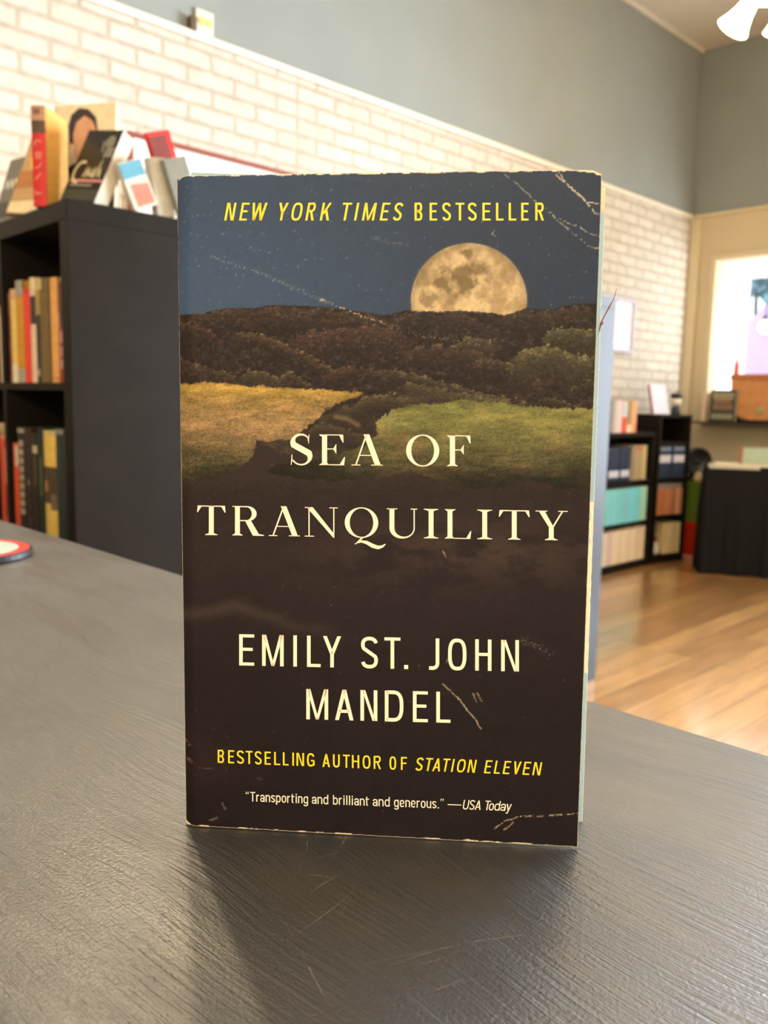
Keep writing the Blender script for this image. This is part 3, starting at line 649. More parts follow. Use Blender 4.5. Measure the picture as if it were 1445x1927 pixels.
def spine_tall(label, x0, x1, z, h, col, group):
    m4 = in_tall(x1, 0.014, z) @ Matrix.Rotation(R(90), 4, 'Z')
    return book('paperback_book', label, 'book', 0.14, h, x1 - x0, col, mat4=m4, group=group, hard=False)
xs = 0.026
for k in range(8):
    c = [(198, 128, 84), (186, 110, 66), (194, 120, 74), (202, 134, 90)][k % 4] if k != 6 else (222, 176, 142)
    spine_tall('rust orange paperback in the third tier of the narrow bookcase' if k != 6 else 'pale peach paperback among the rust orange ones', xs, xs + 0.033, 0.336, 0.180, cm(*c), 'rust orange paperbacks' if k != 6 else None); xs += 0.0338
b = thing('flat_box', 'flat grey box lying on the rust orange paperbacks', 'box', mat4=in_tall(0.03, 0.02, 0.517)); MB().box(0, 0.26, 0, 0.12, 0, 0.032).build('body', cm(150, 138, 124), b, bevel=0.003); MB().box(0.0, 0.26, -0.001, 0.12, 0.024, 0.033).build('lid', cm(166, 156, 144), b)
xs = 0.125
for k in range(5):
    spine_tall('beige paperback in the bottom tier of the narrow bookcase', xs, xs + 0.034, 0.061, 0.215, cm(*[(222, 196, 140), (232, 208, 156), (226, 202, 148)][k % 3]), 'beige paperbacks in the bottom tier'); xs += 0.0345
b = thing('small_bottle', 'small white bottle with dark red cap at the bottom of the narrow bookcase', 'bottle', mat4=in_tall(0.072, 0.05, 0.061))
MB().lathe([(0, 0), (0.030, 0), (0.034, 0.01), (0.034, 0.055), (0.024, 0.078), (0.016, 0.085), (0, 0.086)], 24).build('body', cm(232, 222, 204, 0.3), b, smooth=True)
MB().lathe([(0.020, 0.083), (0.022, 0.085), (0.022, 0.118), (0.018, 0.122), (0, 0.122)], 24).build('cap', cm(150, 40, 58, 0.35), b, smooth=True)
# on its top
book('hardcover_book', 'pale pink and white book with brown edge leaning on the narrow bookcase top', 'book', 0.14, 0.205, 0.020, cm(226, 216, 232), mat4=axes((-2.800, 5.262, 1.024), (0.30, 0.93, 0.0), (-0.26, 0.05, 0.95)), spine_col=cm(150, 98, 84))
b = thing('capped_ornament', 'small black and white ornament at the right of the narrow bookcase top', 'ornament', mat4=in_tall(0.27, 0.10, 1.022))  # black and white object of unknown use, built as a capped stack
MB().lathe([(0, 0), (0.032, 0), (0.034, 0.004), (0.028, 0.05), (0.020, 0.06), (0, 0.06)], 24).build('base', cm(40, 48, 60, 0.4), b, smooth=True)
MB().lathe([(0.018, 0.06), (0.026, 0.066), (0.034, 0.080), (0.034, 0.100), (0.024, 0.112), (0, 0.112)], 24).build('body', cm(232, 222, 206, 0.4), b, smooth=True)
MB().lathe([(0.030, 0.112), (0.040, 0.116), (0.042, 0.132), (0.034, 0.146), (0, 0.150)], 24).build('cap', cm(46, 44, 46, 0.4), b, smooth=True)

# tote tubs, canister
def tub(label, z, h, col, x0=-2.90, x1=-2.632, y0=5.655, y1=5.92):
    b = thing('storage_tub', label, 'tub', (x0, y0, z), group='stacked storage tubs')
    W_, D_ = x1 - x0, y1 - y0; t_ = 0.012
    MB().hexa([(t_, t_, 0), (W_ - t_, t_, 0), (W_ - t_, D_ - t_, 0), (t_, D_ - t_, 0), (0.003, 0.003, h), (W_ - 0.003, 0.003, h), (W_ - 0.003, D_ - 0.003, h), (0.003, D_ - 0.003, h)]).build('body', col, b, bevel=0.006)
    MB().box(-0.001, W_ + 0.001, -0.001, D_ + 0.001, h - 0.028, h - 0.001).build('rim', col, b, bevel=0.004)
    return b
b = thing('crate_base', 'pinkish low tray under the red tub beside the narrow bookcase', 'tray', (-2.90, 5.655, 0)); MB().box(0, 0.268, 0, 0.265, 0, 0.032).build('tray', cm(206, 140, 118), b, bevel=0.004); MB().box(0.05, 0.22, -0.002, 0, 0.008, 0.024).build('handle', cm(180, 116, 98), b)
tub('red storage tub under the green one beside the narrow bookcase', 0.033, 0.235, cm(178, 38, 10, 0.4))
tub('green storage tub on the red tub beside the narrow bookcase', 0.269, 0.285, cm(92, 112, 28, 0.4))
b = thing('round_canister', 'black rounded canister on the green tub beside the cloth-covered table', 'canister', (-2.735, 5.765, 0.555))
MB().lathe([(0, 0), (0.055, 0), (0.055, 0.012), (0.03, 0.03), (0.02, 0.09)], 24).build('base', M['black_plastic'], b, smooth=True)
hd = Matrix.Translation((0.0, 0.0, 0.140)) @ Matrix.Rotation(R(-38), 4, 'Z') @ Matrix.Rotation(R(90), 4, 'Y')
MB().lathe([(0, -0.10), (0.06, -0.095), (0.082, -0.06), (0.090, 0.0), (0.100, 0.03), (0.102, 0.06), (0.094, 0.075), (0.086, 0.072), (0.080, 0.055), (0, 0.05)], 36, mat=hd).build('drum', mat('satin_black', (0.02, 0.02, 0.021), 0.38, 0.5), b, smooth=True)
MB().lathe([(0.02, 0.056), (0.022, 0.064), (0.012, 0.068), (0, 0.068)], 20, mat=hd).build('end_knob', M['black_plastic'], b, smooth=True)

# table under black cloth
TBA = math.atan2(0.19, 0.366)
tb = thing('cloth_table', 'table draped to the floor in black cloth under the display shelf', 'table', (-2.41, 5.262, 0), TBA)
TH, TL, TDp = 0.685, 0.95, 0.40
cl = MB(); nx, nz = 160, 12
def hang(u, k): # gentle folds of the hanging cloth
    return 0.010 * k * math.sin(u * 26) + 0.006 * k * math.sin(u * 61 + 1)
per = [(i / 100 * TL, 0, (0, -1)) for i in range(101)] + [(TL, j / 30 * TDp, (1, 0)) for j in range(1, 31)] + [(TL - i / 100 * TL, TDp, (0, 1)) for i in range(1, 101)] + [(0, TDp - j / 30 * TDp, (-1, 0)) for j in range(1, 30)]
ring = []
for kz in range(9):
    q = kz / 8; row = []
    for i, (x, y, nrm) in enumerate(per):
        off = hang(i * 0.013, q) + 0.020 * q
        row.append((x + nrm[0] * off, y + nrm[1] * off, TH * (1 - q) + 0.003 * q))
    ring.append(row)
for a, b2 in zip(ring, ring[1:]):
    n = len(a)
    for i in range(n): cl.face([a[i], b2[i], b2[(i + 1) % n], a[(i + 1) % n]])
cl.face(ring[0])
clo = cl.build('tablecloth', M['black_cloth'], tb, smooth=True)
MB().box(0.02, TL - 0.02, 0.02, TDp - 0.02, TH - 0.03, TH - 0.004).build('tabletop', cm(190, 160, 120), tb)
for x in (0.05, TL - 0.09):
    for y in (0.05, TDp - 0.09): MB().box(x, x + 0.04, y, y + 0.04, 0, TH - 0.03).build('leg', cm(60, 50, 40), tb)
TBM = Matrix.Translation((-2.41, 5.262, 0)) @ Matrix.Rotation(TBA, 4, 'Z')
b = thing('paper_stack', 'stack of cream papers spread along the black-clothed table', 'papers', mat4=TBM @ Matrix.Translation((0.02, 0.03, TH + 0.001)))
MB().box(0.0, 0.30, 0.0, 0.25, 0, 0.016).build('lower_sheets', M['paper_white'], b); MB().hexa([(0.03, 0.02, 0.016), (0.5, 0.0, 0.016), (0.52, 0.22, 0.016), (0.05, 0.25, 0.016), (0.03, 0.02, 0.03), (0.5, 0.0, 0.03), (0.52, 0.22, 0.03), (0.05, 0.25, 0.03)]).build('upper_sheets', M['paper'], b)
b = thing('table_sign', 'pale green card with brown ends standing on the papers of the black-clothed table', 'card', mat4=TBM @ Matrix.Translation((0.225, 0.17, TH + 0.0315)) @ Matrix.Rotation(R(12), 4, 'X'))
MB().box(0, 0.22, 0, 0.008, 0, 0.105).build('card', cm(182, 200, 178), b)
MB().box(-0.022, 0, -0.002, 0.010, 0, 0.110).build('end_strip', cm(168, 112, 90), b); MB().prism([(0.15, 0), (0.24, 0), (0.24, 0.075)], -0.002, 0).build('corner_patch', cm(170, 136, 112), b)
b = thing('cream_vase', 'small cream jar between the green tub and the black-clothed table', 'jar', (-2.656, 5.682, 0.5545))
MB().lathe([(0, 0), (0.022, 0), (0.032, 0.02), (0.030, 0.045), (0.018, 0.06), (0.020, 0.066), (0, 0.066)], 24).build('jar', cm(206, 184, 132, 0.4), b, smooth=True)
MB().lathe([(0.021, 0.066), (0.021, 0.072), (0, 0.074)], 24).build('lid', cm(196, 172, 120, 0.4), b)

# ------------------------------------------------------------------ shelf under the display window
sh = thing('window_shelf', 'thin dark wall shelf under the display window', 'shelf', (-2.862, YB, 0.952))
MB().box(0, 1.2, -0.20, -0.001, 0.010, 0.022).build('board', cm(40, 34, 32, 0.45), sh)
for x in (0.62, 1.05): MB().prism([(x, -0.06), (x + 0.012, -0.06), (x + 0.012, 0.010), (x, 0.010)], -0.10, -0.002).build('bracket', cm(60, 52, 44), sh)
ZS = 0.9745
o = book('hardcover_book', 'dark grey green book with pale title bands standing on the window shelf', 'book', 0.185, 0.225, 0.030, cm(58, 60, 48), mat4=axes((-2.715, 5.908, ZS), (1, 0.02, 0), (0, 0.03, 1)))
for nm, z0, z1, x0, x1, c in (('title_line', 0.186, 0.204, 0.016, 0.170, (176, 170, 140)), ('title_line', 0.164, 0.176, 0.020, 0.165, (206, 176, 136)), ('subtitle', 0.142, 0.150, 0.026, 0.15, (206, 150, 112)), ('picture_band', 0.085, 0.132, 0.020, 0.165, (128, 104, 76)), ('author_band', 0.022, 0.058, 0.012, 0.168, (140, 138, 114))):
    MB().box(x0, x1, -0.0006, 0, z0, z1).build(nm, cm(*c), o)
book('paperback_book', 'pale pink edged slim book leaning on the window casing', 'book', 0.03, 0.215, 0.03, cm(226, 196, 170), mat4=axes((-2.800, 5.955, ZS), (0.9, 0.2, 0), (0.13, 0.06, 0.98)), paper='paper_white')
bag = thing('tan_case', 'orange tan leather case with darker lid on the window shelf', 'case', (-2.560, 5.955, ZS))
MB().prism([(-0.035, 0.300), (-0.030, 0.16), (-0.010, 0.085), (0.045, 0.032), (0.110, 0.018), (0.62, 0.018), (0.62, 0.300)], 0, 0.13).build('body', mat('tan_leather', s2l(200, 138, 84), 0.5, 0.4, var=0.14, vscale=16), bag, bevel=0.006)
MB().box(-0.040, 0.625, -0.006, 0.136, 0.300, 0.338).build('lid', cm(180, 110, 66, 0.45), bag, bevel=0.005)
MB().prism([(-0.02, 0), (0.62, 0), (0.62, 0.017), (0.11, 0.017), (0.045, 0.030), (-0.005, 0.070), (-0.03, 0.082)], 0.012, 0.118).build('stand', M['black_plastic'], bag)
MB().lathe([(0, 0.010), (0.022, 0.008), (0.028, 0)], 24, mat=Matrix.Translation((0.185, 0.0, 0.085)) @ Matrix.Rotation(R(90), 4, 'X')).build('clasp', cm(166, 156, 104, 0.35), bag)
b = thing('red_bottle', 'small red bottle standing on the lid of the tan case', 'bottle', (-2.585, 6.01, ZS + 0.339))
MB().lathe([(0, 0), (0.016, 0), (0.018, 0.008), (0.018, 0.07), (0.010, 0.085), (0, 0.085)], 20).build('body', cm(214, 60, 58, 0.35), b, smooth=True)
MB().lathe([(0.011, 0.083), (0.011, 0.104), (0, 0.106)], 20).build('cap', cm(226, 96, 86, 0.35), b)
gl = thing('globe_lamp', 'white globe lamp hanging in the display window', 'lamp', (-2.535, 6.33, 1.667))
MB().lathe([(0.048 * math.sin(math.pi * i / 16), -0.048 * math.cos(math.pi * i / 16)) for i in range(17)], 28).build('globe', mat('opal_glass_lit', (0.9, 0.9, 0.88), 0.3, 0.5, emit=(1, 0.97, 0.9), es=9), gl, smooth=True)
MB().lathe([(0, 0.044), (0.020, 0.044), (0.022, 0.07), (0.012, 0.085), (0, 0.086)], 20).build('socket', cm(86, 74, 96, 0.4), gl)
MB().tube([(0, 0, 0.085), (0, 0, BZ1 - 1.667)], 0.004).build('cord', M['black_plastic'], gl)

# ------------------------------------------------------------------ ceiling lights with glass bell shades
M['shade'] = mat('lit_frosted_glass', (0.95, 0.9, 0.8), 0.35, 0.5, emit=(1.0, 0.86, 0.58), es=7.0)
def fixture(label, hub, shades, watts, colour=WARM, down=False):
    f = thing('ceiling_light', label, 'lamp', (hub[0], hub[1], ZC), group='ceiling lights with glass bell shades')
    drop = hub[2] - ZC
    MB().lathe([(0, 0), (0.07, 0), (0.065, -0.03), (0.015, -0.045), (0.013, drop + 0.06), (0.05, drop + 0.05), (0.06, drop), (0.035, drop - 0.045), (0, drop - 0.05)], 28).build('stem', M['brass'], f, smooth=True)
    base = Vector((hub[0], hub[1], ZC))
    for neck, rim in shades:
        n = Vector(neck) - base; r = Vector(rim) - base; ax = (r - n).normalized(); ln = (r - n).length
        q = ax.to_track_quat('Z', 'Y').to_matrix().to_4x4(); m4 = Matrix.Translation(n) @ q
        prof = [(0.022, 0), (0.030, 0.10 * ln), (0.036, 0.3 * ln), (0.044, 0.55 * ln), (0.056, 0.78 * ln), (0.070, 0.97 * ln), (0.0735, ln), (0.071, ln), (0.054, 0.78 * ln), (0.042, 0.55 * ln), (0.033, 0.3 * ln), (0.020, 0.06 * ln)]
        s = MB().lathe(prof, 32, mat=m4).build('glass_shade', M['shade'], f, smooth=True)
        h = Vector((0, 0, drop)); mid = (h + n) / 2 + Vector((0, 0, 0.03))
        MB().tube([h, mid, n - ax * 0.02, n + ax * 0.012], [0.007, 0.007, 0.008, 0.020], 10).build('arm', M['brass'], f, smooth=True)
        ld = bpy.data.lights.new('bulb_light', 'SPOT' if down else 'POINT')
        if down: ld.spot_size = R(125); ld.spot_blend = 0.5      # deep shades throw the light downwards
        ld.energy = watts; ld.color = colour; ld.shadow_soft_size = 0.035
        lo = bpy.data.objects.new('bulb_light', ld); C.objects.link(lo); lo.location = base + r + ax * 0.03
    return f
hubA = (-1.6542, 4.0399, 3.0167)
fixture('ceiling light with bell glass shades at the upper right', hubA,
        [((-1.7051, 3.8726, 2.8629), (-1.8210, 3.9245, 2.7721)), ((-1.7694, 4.1376, 3.0884), (-1.8432, 4.2023, 2.9902)), ((-1.5604, 3.8666, 2.8124), (-1.6093, 3.9397, 2.6998)), ((-1.5496, 4.0980, 2.9112), (-1.4691, 4.1237, 2.7643))], BULB_W[0])
def around(hub, n, a0):
    out = []
    for k in range(n):
        a = R(a0 + 360 / n * k); d = Vector((math.cos(a), math.sin(a), 0)); h = Vector(hub)
        out.append((h + d * 0.12 + Vector((0, 0, -0.01)), h + d * 0.21 + Vector((0, 0, -0.14))))
    return out
fixture('ceiling light with bell glass shades above the left bookcase', (-2.0, 0.97, 2.95), around((-2.0, 0.97, 2.95), 4, 20), BULB_W[1], WARM, True)
fixture('added fill light with bell glass shades behind the camera', (1.5, -1.5, 2.42), around((1.5, -1.5, 2.42), 4, 65), BULB_W[2], (1.0, 0.91, 0.77))  # unseen fixture added to light the front of the paperback
fixture('added fill light with bell glass shades in the middle of the room', (-1.65, 2.90, 3.20), around((-1.65, 2.90, 3.20), 4, 40), BULB_W[3], WARM, True)  # unseen fixture added to raise the highlights on the counter

# ------------------------------------------------------------------ the standing paperback
HB = thing('paperback_novel', 'worn paperback novel with moonlit cover standing upright on the black counter', 'book', (-0.226, 0.1342, CT), R(41.85))
# the cover artwork is laid out on a 1445 x 1927 drawing sheet; SH maps cover metres to that sheet, HS back
SH = np.array([[5632.66949, -222.82178, 347.0], [-54.53130, -6232.53987, 1556.0], [-0.23855919, -0.48137901, 1.0]])
HS = np.linalg.inv(SH)
def sheet(x, y):
    q = HS @ np.array([x, y, 1.0]); return q[0] / q[2], q[1] / q[2]
CB = [(0.0, 0.0004), (0.12559, 0.0004), (0.12215, 0.20407), (-0.00103, 0.20185)]   # BL BR TR TL
def curl(u, v):
    """the board rolls back at the spine hinge and a touch at the top corners"""
    y = np.where(u < 0.004, 0.0016 * ((0.004 - u) / 0.004) ** 2, 0.0)
    y = y + 0.0009 * np.clip((u + v - 0.300) / 0.026, 0, 1) ** 2
    return y

_rng = np.random.RandomState(7)
_lat = _rng.rand(256, 256)
def vn(x, y, s=0):
    xi = np.floor(x).astype(int); yi = np.floor(y).astype(int); fx = x - xi; fy = y - yi
    fx = fx * fx * (3 - 2 * fx); fy = fy * fy * (3 - 2 * fy)
    g = lambda a, b: _lat[(a + 37 * s) % 256, (b + 91 * s) % 256]
    return (g(xi, yi) * (1 - fx) + g(xi + 1, yi) * fx) * (1 - fy) + (g(xi, yi + 1) * (1 - fx) + g(xi + 1, yi + 1) * fx) * fy
def fbm(x, y, s=0, o=4):
    t = 0; a = 0.5; n = 0
    for k in range(o):
        t = t + a * vn(x * 2 ** k, y * 2 ** k, s + k); n += a; a *= 0.55
    return t / n
def worley(x, y, s=0):
    """rounded clumps: 1 at each jittered centre, 0 between, brighter on the upper side"""
    xi = np.floor(x).astype(int); yi = np.floor(y).astype(int); best = np.full(x.shape, 9.0); up = np.zeros(x.shape)
    for dx in (-1, 0, 1):
        for dy in (-1, 0, 1):
            cx, cy = xi + dx, yi + dy
            px = cx + _lat[(cx + 13 * s) % 256, (cy + 29 * s) % 256]; py = cy + _lat[(cx + 71 * s) % 256, (cy + 53 * s) % 256]
            d = np.hypot(x - px, y - py); m = d < best
            best = np.where(m, d, best); up = np.where(m, py - y, up)
    return np.clip((1 - best) * 0.75 + 0.55 * up + 0.2, 0, 1)
def sm(a, b, x):
    t = np.clip((x - a) / (b - a), 0, 1); return t * t * (3 - 2 * t)
def segdist(px, py, pts):
    d = np.full(px.shape, 1e9)
    for (x0, y0), (x1, y1) in zip(pts, pts[1:]):
        dx, dy = x1 - x0, y1 - y0; t = np.clip(((px - x0) * dx + (py - y0) * dy) / (dx * dx + dy * dy), 0, 1)
        d = np.minimum(d, np.hypot(px - x0 - t * dx, py - y0 - t * dy))
    return d
def inpoly(px, py, poly):
    ins = np.zeros(px.shape, bool); n = len(poly)
    for i in range(n):
        x0, y0 = poly[i]; x1, y1 = poly[(i + 1) % n]
        if y0 == y1: continue
        c = ((y0 > py) != (y1 > py)) & (px < (x1 - x0) * (py - y0) / (y1 - y0) + x0)
        ins ^= c
    return ins

def cover_art(X, Y):
    col = np.zeros(X.shape + (3,))
    A = lambda *c: np.array(c, float)
    def lay(mask, c):
        nonlocal col
        col = col * (1 - mask[..., None]) + (c if isinstance(c, np.ndarray) and c.ndim == 3 else A(*c)) * mask[..., None]
    def mixc(a, b, t): return A(*a) * (1 - t[..., None]) + A(*b) * t[..., None]
    # night sky
    n1 = fbm(X / 90, Y / 90, 1); n2 = fbm(X / 7, Y / 7, 2)
    t = sm(330, 1100, X + 60 * (n1 - 0.5))
    col = mixc((62, 82, 110), (42, 54, 74), t)  # left side paler, partly the light and gloss on the cover put into colour
    col = col * (0.93 + 0.10 * sm(330, 560, Y) + 0.10 * (n2 - 0.5))[..., None]
    st = np.random.RandomState(4)
    for k in range(230):
        sx, sy = st.uniform(335, 1125), st.uniform(330, 575); r = st.uniform(0.8, 1.8); b = st.uniform(0.15, 0.7)
        if k < 90: sx, sy = 460 + st.normal() * 160, 460 + st.normal() * 55
        m = (np.abs(X - sx) < 6) & (np.abs(Y - sy) < 6)
        if m.any():
            e = np.exp(-((X[m] - sx) ** 2 + (Y[m] - sy) ** 2) / r ** 2) * b
            col[m] = col[m] * (1 - e[:, None]) + A(150, 172, 190) * e[:, None]
    # moon
    mx_, my_, mr_ = 882.3, 567.0, 109.3
    d = np.hypot(X - mx_, Y - my_)
    tex = fbm(X / 24, Y / 24, 5, 5); tex2 = fbm(X / 9, Y / 9, 8, 4)
    mc = mixc((182, 154, 111), (220, 192, 146), sm(0.35, 0.65, tex)) * (0.90 + 0.2 * tex2)[..., None]
    def mare(cx, cy, rx, ry, k, c=(118, 98, 66)):
        nonlocal mc
        q = np.hypot((X - cx) / rx, (Y - cy) / ry) + 1.9 * (fbm(X / 13, Y / 13, 11, 5) - 0.5)
        m = (1 - sm(0.45, 1.25, q)) * k
        mc = mc * (1 - m[..., None]) + A(*c) * m[..., None]
    mare(878, 477, 12, 8, 0.75); mare(905, 505, 26, 13, 0.6); mare(872, 524, 22, 30, 0.8); mare(838, 532, 22, 17, 0.75); mare(920, 528, 12, 8, 0.5)
    mare(806, 562, 17, 14, 0.6); mare(851, 560, 12, 14, 0.5); mare(832, 505, 10, 8, 0.35); mare(945, 512, 8, 14, 0.3); mare(800, 522, 8, 20, 0.3)
    ray = np.exp(-(np.abs(np.mod(np.arctan2(Y - 600, X - 935) * 9, 2 * np.pi) - np.pi) / 0.5) ** 2) * sm(130, 20, np.hypot(X - 935, Y - 600))
    mc = mc + (ray * 18 * tex2)[..., None] * A(1, 0.95, 0.8)
    mc = mc * (1 - 0.16 * sm(0.80, 1.0, d / mr_))[..., None]
    lay(sm(mr_ + 5, mr_ - 1, d) * 0.35, (120, 112, 100)); lay(sm(mr_ + 0.8, mr_ - 0.8, d), mc)
    # wooded hills
    hx = [325, 380, 410, 430, 470, 495, 515, 560, 600, 640, 680, 720, 745, 762, 778, 800, 840, 870, 905, 935, 950, 966, 992, 1010, 1040, 1062, 1085, 1130]
    hy = [592, 590, 583, 580, 579, 577, 574, 575, 577, 580, 588, 592, 589, 583, 586, 585, 586, 585, 588, 590, 594, 588, 578, 580, 583, 574, 570, 570]
    f1 = fbm(X / 12, Y / 9, 14, 5); f2 = fbm(X / 55, Y / 26, 17, 4); f3 = fbm(X / 4.5, Y / 4, 21, 3)
    hill = sm(-1.5, 1.5, Y - np.interp(X, hx, hy) + 7 * (f1 - 0.5) + 3 * (f3 - 0.5))
    crown = worley(X / 9.5 + 2 * (f1 - 0.5), Y / 6.5, 3); leaf = worley(X / 4.2, Y / 3.4, 9)
    tx = 0.55 * crown + 0.45 * leaf
    DK = A(34, 25, 25)
    hc = mixc((31, 23, 23), (62, 49, 43), sm(0.30, 0.80, 0.45 * f1 + 0.25 * f2 + 0.3 * tx))
    def mound(cr, lit, fade, k=1.0, dark=DK):
        nonlocal hc
        xs_ = [p[0] for p in cr]; ys_ = [p[1] for p in cr]
        dep = Y - np.interp(X, xs_, ys_) + 13 * (f1 - 0.5) + 8 * (tx - 0.5) + 6 * (f3 - 0.5); k = k * 0.86; fade = fade * 1.25
        w_ = 0.16 * (xs_[-1] - xs_[0])
        al = sm(-1.2, 1.2, dep) * sm(fade * 4.2, fade * 1.6, dep) * sm(xs_[0] - 2, xs_[0] + w_, X) * sm(xs_[-1] + 2, xs_[-1] - w_, X)
        li = np.exp(-np.clip(dep, 0, None) / fade) * (0.10 + 1.15 * tx) * (0.35 + 0.9 * f1) * (0.55 + 0.9 * f3) * 1.15
        c = dark * (1 - np.clip(li, 0, 1.25)[..., None]) + A(*lit) * np.clip(li, 0, 1.25)[..., None]
        hc = hc * (1 - (k * al)[..., None]) + c * (k * al)[..., None]
    mound([(322, 598), (400, 588), (430, 584), (500, 580), (560, 580), (620, 584), (690, 596), (740, 606)], (84, 68, 54), 15)
    mound([(440, 606), (500, 596), (560, 594), (600, 600), (650, 612)], (80, 64, 52), 12, 0.8)
    mound([(322, 612), (352, 608), (380, 614), (405, 630), (430, 650)], (92, 70, 58), 12)
    mound([(528, 655), (550, 634), (590, 624), (640, 619), (700, 613), (745, 622), (775, 645), (790, 668)], (94, 70, 60), 26)
    mound([(425, 640), (450, 626), (482, 627), (520, 641), (560, 659), (600, 680), (640, 702), (662, 722)], (122, 102, 70), 9)
    mound([(740, 604), (770, 590), (820, 590), (870, 592), (900, 604), (930, 628)], (80, 64, 54), 12)
    mound([(930, 606), (960, 592), (990, 584), (1030, 590), (1062, 580), (1125, 580)], (82, 68, 52), 15)
    mound([(850, 656), (872, 638), (900, 634), (922, 644), (935, 660)], (112, 104, 72), 9, dark=A(46, 38, 32))
    mound([(740, 668), (790, 652), (840, 652), (890, 660), (940, 676), (980, 700)], (92, 74, 58), 14)
    mound([(1015, 640), (1040, 620), (1078, 618), (1130, 628)], (118, 118, 78), 12, dark=A(48, 42, 32))
    mound([(880, 690), (910, 672), (950, 680), (1000, 705), (1030, 730)], (104, 92, 66), 12)
    mound([(950, 690), (975, 664), (1010, 652), (1050, 654), (1085, 668), (1130, 676)], (134, 132, 88), 17, dark=A(46, 38, 32))
    mound([(1070, 735), (1090, 722), (1110, 716), (1135, 722)], (92, 94, 66), 8)
    mound([(322, 678), (345, 676), (372, 686), (410, 698), (450, 714)], (96, 80, 62), 11)
    mound([(330, 700), (345, 692), (368, 692), (385, 706), (395, 716)], (84, 64, 56), 10)
    mound([(440, 712), (470, 698), (500, 702), (528, 716), (560, 722)], (112, 100, 70), 7, dark=A(50, 42, 36))
    mound([(522, 716), (540, 702), (556, 704), (570, 716), (590, 728)], (118, 106, 76), 8)
    mound([(600, 712), (640, 694), (680, 690), (715, 700), (745, 722)], (100, 80, 66), 9)
    mound([(700, 694), (740, 698), (790, 708), (840, 722), (900, 738), (960, 752), (1010, 766)], (120, 108, 76), 8)
    mound([(740, 724), (790, 722), (850, 736), (920, 750), (980, 762)], (112, 102, 68), 9, dark=A(56, 46, 36))
    mound([(1000, 756), (1030, 748), (1062, 756), (1100, 768)], (112, 102, 78), 6)
    hc = hc + (sm(0.56, 0.74, f3) * sm(0.30, 0.62, f1) * (6 + 24 * tx))[..., None] * A(1, 0.86, 0.62) - (sm(0.46, 0.30, f3) * 7)[..., None]
    lay(hill, hc)
    # yellow field on the left
    wob = 8 * (f1 - 0.5) + 5 * (f3 - 0.5)
    soft = lambda poly, a=1.0: sum(inpoly(X + a * wob + jx, Y + a * wob + jy, poly).astype(float) for jx, jy in ((-1.2, 0), (1.2, 0.6), (0, -1.2), (0.4, 1.4))) / 4
    fld = soft([(320, 722), (400, 720), (440, 724), (520, 729), (600, 733), (684, 739), (665, 748), (640, 756), (615, 770), (604, 786), (580, 798), (564, 818), (545, 828), (500, 832), (480, 826), (482, 845), (470, 868), (448, 884), (405, 895), (380, 903), (320, 912)])
    g1 = fbm(X / 16, Y / 5, 31, 5); g2 = fbm(X / 4, Y / 3, 34, 3)
    v = sm(720, 905, Y + 40 * (g1 - 0.5))
    g4 = worley(X / 5.0, Y / 2.6, 17)
    fc = mixc((150, 122, 64), (142, 115, 76), sm(0.0, 0.30, v)); fc2 = mixc((134, 108, 74), (66, 62, 40), sm(0.42, 0.95, v))
    fc = fc * (1 - sm(0.30, 0.52, v))[..., None] + fc2 * sm(0.30, 0.52, v)[..., None]
    fc = fc + ((g1 - 0.5) * 60 + (g2 - 0.5) * 44 + (g4 - 0.45) * 46)[..., None] * A(1, 0.84, 0.46)
    fc = fc + (np.exp(-((Y - np.interp(X, [320, 520, 690], [728, 735, 742])) / 7) ** 2) * 20)[..., None] * A(1, 0.8, 0.1)
    pt = fbm(X / 60, Y / 17, 93, 5)
    fc = fc * (0.72 + 0.56 * pt)[..., None] + (sm(0.52, 0.70, pt) * 12)[..., None] * A(1, 0.55, 0.5)
    fc = fc * (1 - 0.45 * sm(862, 908, Y + 34 * (f2 - 0.5) + 10 * (f1 - 0.5)))[..., None]
    lay(fld, fc)
    # green field on the right
    gp = [(706, 792), (740, 770), (770, 762), (830, 757), (880, 752), (930, 758), (990, 762), (1050, 768), (1130, 770), (1130, 926), (1040, 916), (1015, 908), (990, 903), (970, 912), (935, 920), (900, 922), (868, 922), (835, 908), (800, 896), (760, 893), (715, 900), (640, 905), (560, 900), (500, 890), (520, 872), (590, 868), (640, 852), (690, 836), (708, 815)]
    gf = soft(gp, 1.6)
    g3 = fbm(X / 22, Y / 6, 41, 5)
    gv = sm(755, 920, Y + 50 * (g3 - 0.5))
    gc = mixc((122, 120, 68), (64, 58, 40), gv) + ((g3 - 0.5) * 62 + (g2 - 0.5) * 36 + (g4 - 0.45) * 32)[..., None] * A(0.95, 0.97, 0.55)
    gc = gc + (np.exp(-((X - 990) / 130) ** 2 - ((Y - 792) / 18) ** 2) * 20)[..., None] * A(1, 0.75, 0.3)
    gc = gc * (1 - 0.60 * sm(720, 540, X))[..., None]
    gc = gc * (0.66 + 0.62 * pt)[..., None] + (sm(0.55, 0.72, fbm(X / 70, Y / 20, 97, 4)) * 20)[..., None] * A(0.9, 0.45, 0.35)
    gc = gc * (1 - 0.50 * sm(862, 918, Y + 44 * (f2 - 0.5) + 12 * (f1 - 0.5)))[..., None]
    lay(gf, gc)
    # lower darkness with a faint olive rise
    low = sm(880, 935, Y + 26 * (f2 - 0.5)) * (1 - np.clip(gf + fld, 0, 1))
    dk = mixc((42, 31, 31), (27, 18, 19), sm(930, 1480, Y)) * (0.90 + 0.22 * f2)[..., None] + ((f3 - 0.5) * 9)[..., None]
    ol = np.exp(-((X - 900) / 260) ** 2 - ((Y - 1040) / 55) ** 2) * sm(0.3, 0.6, f2)
    dk = dk + (ol * 22)[..., None] * A(1, 0.85, 0.6)
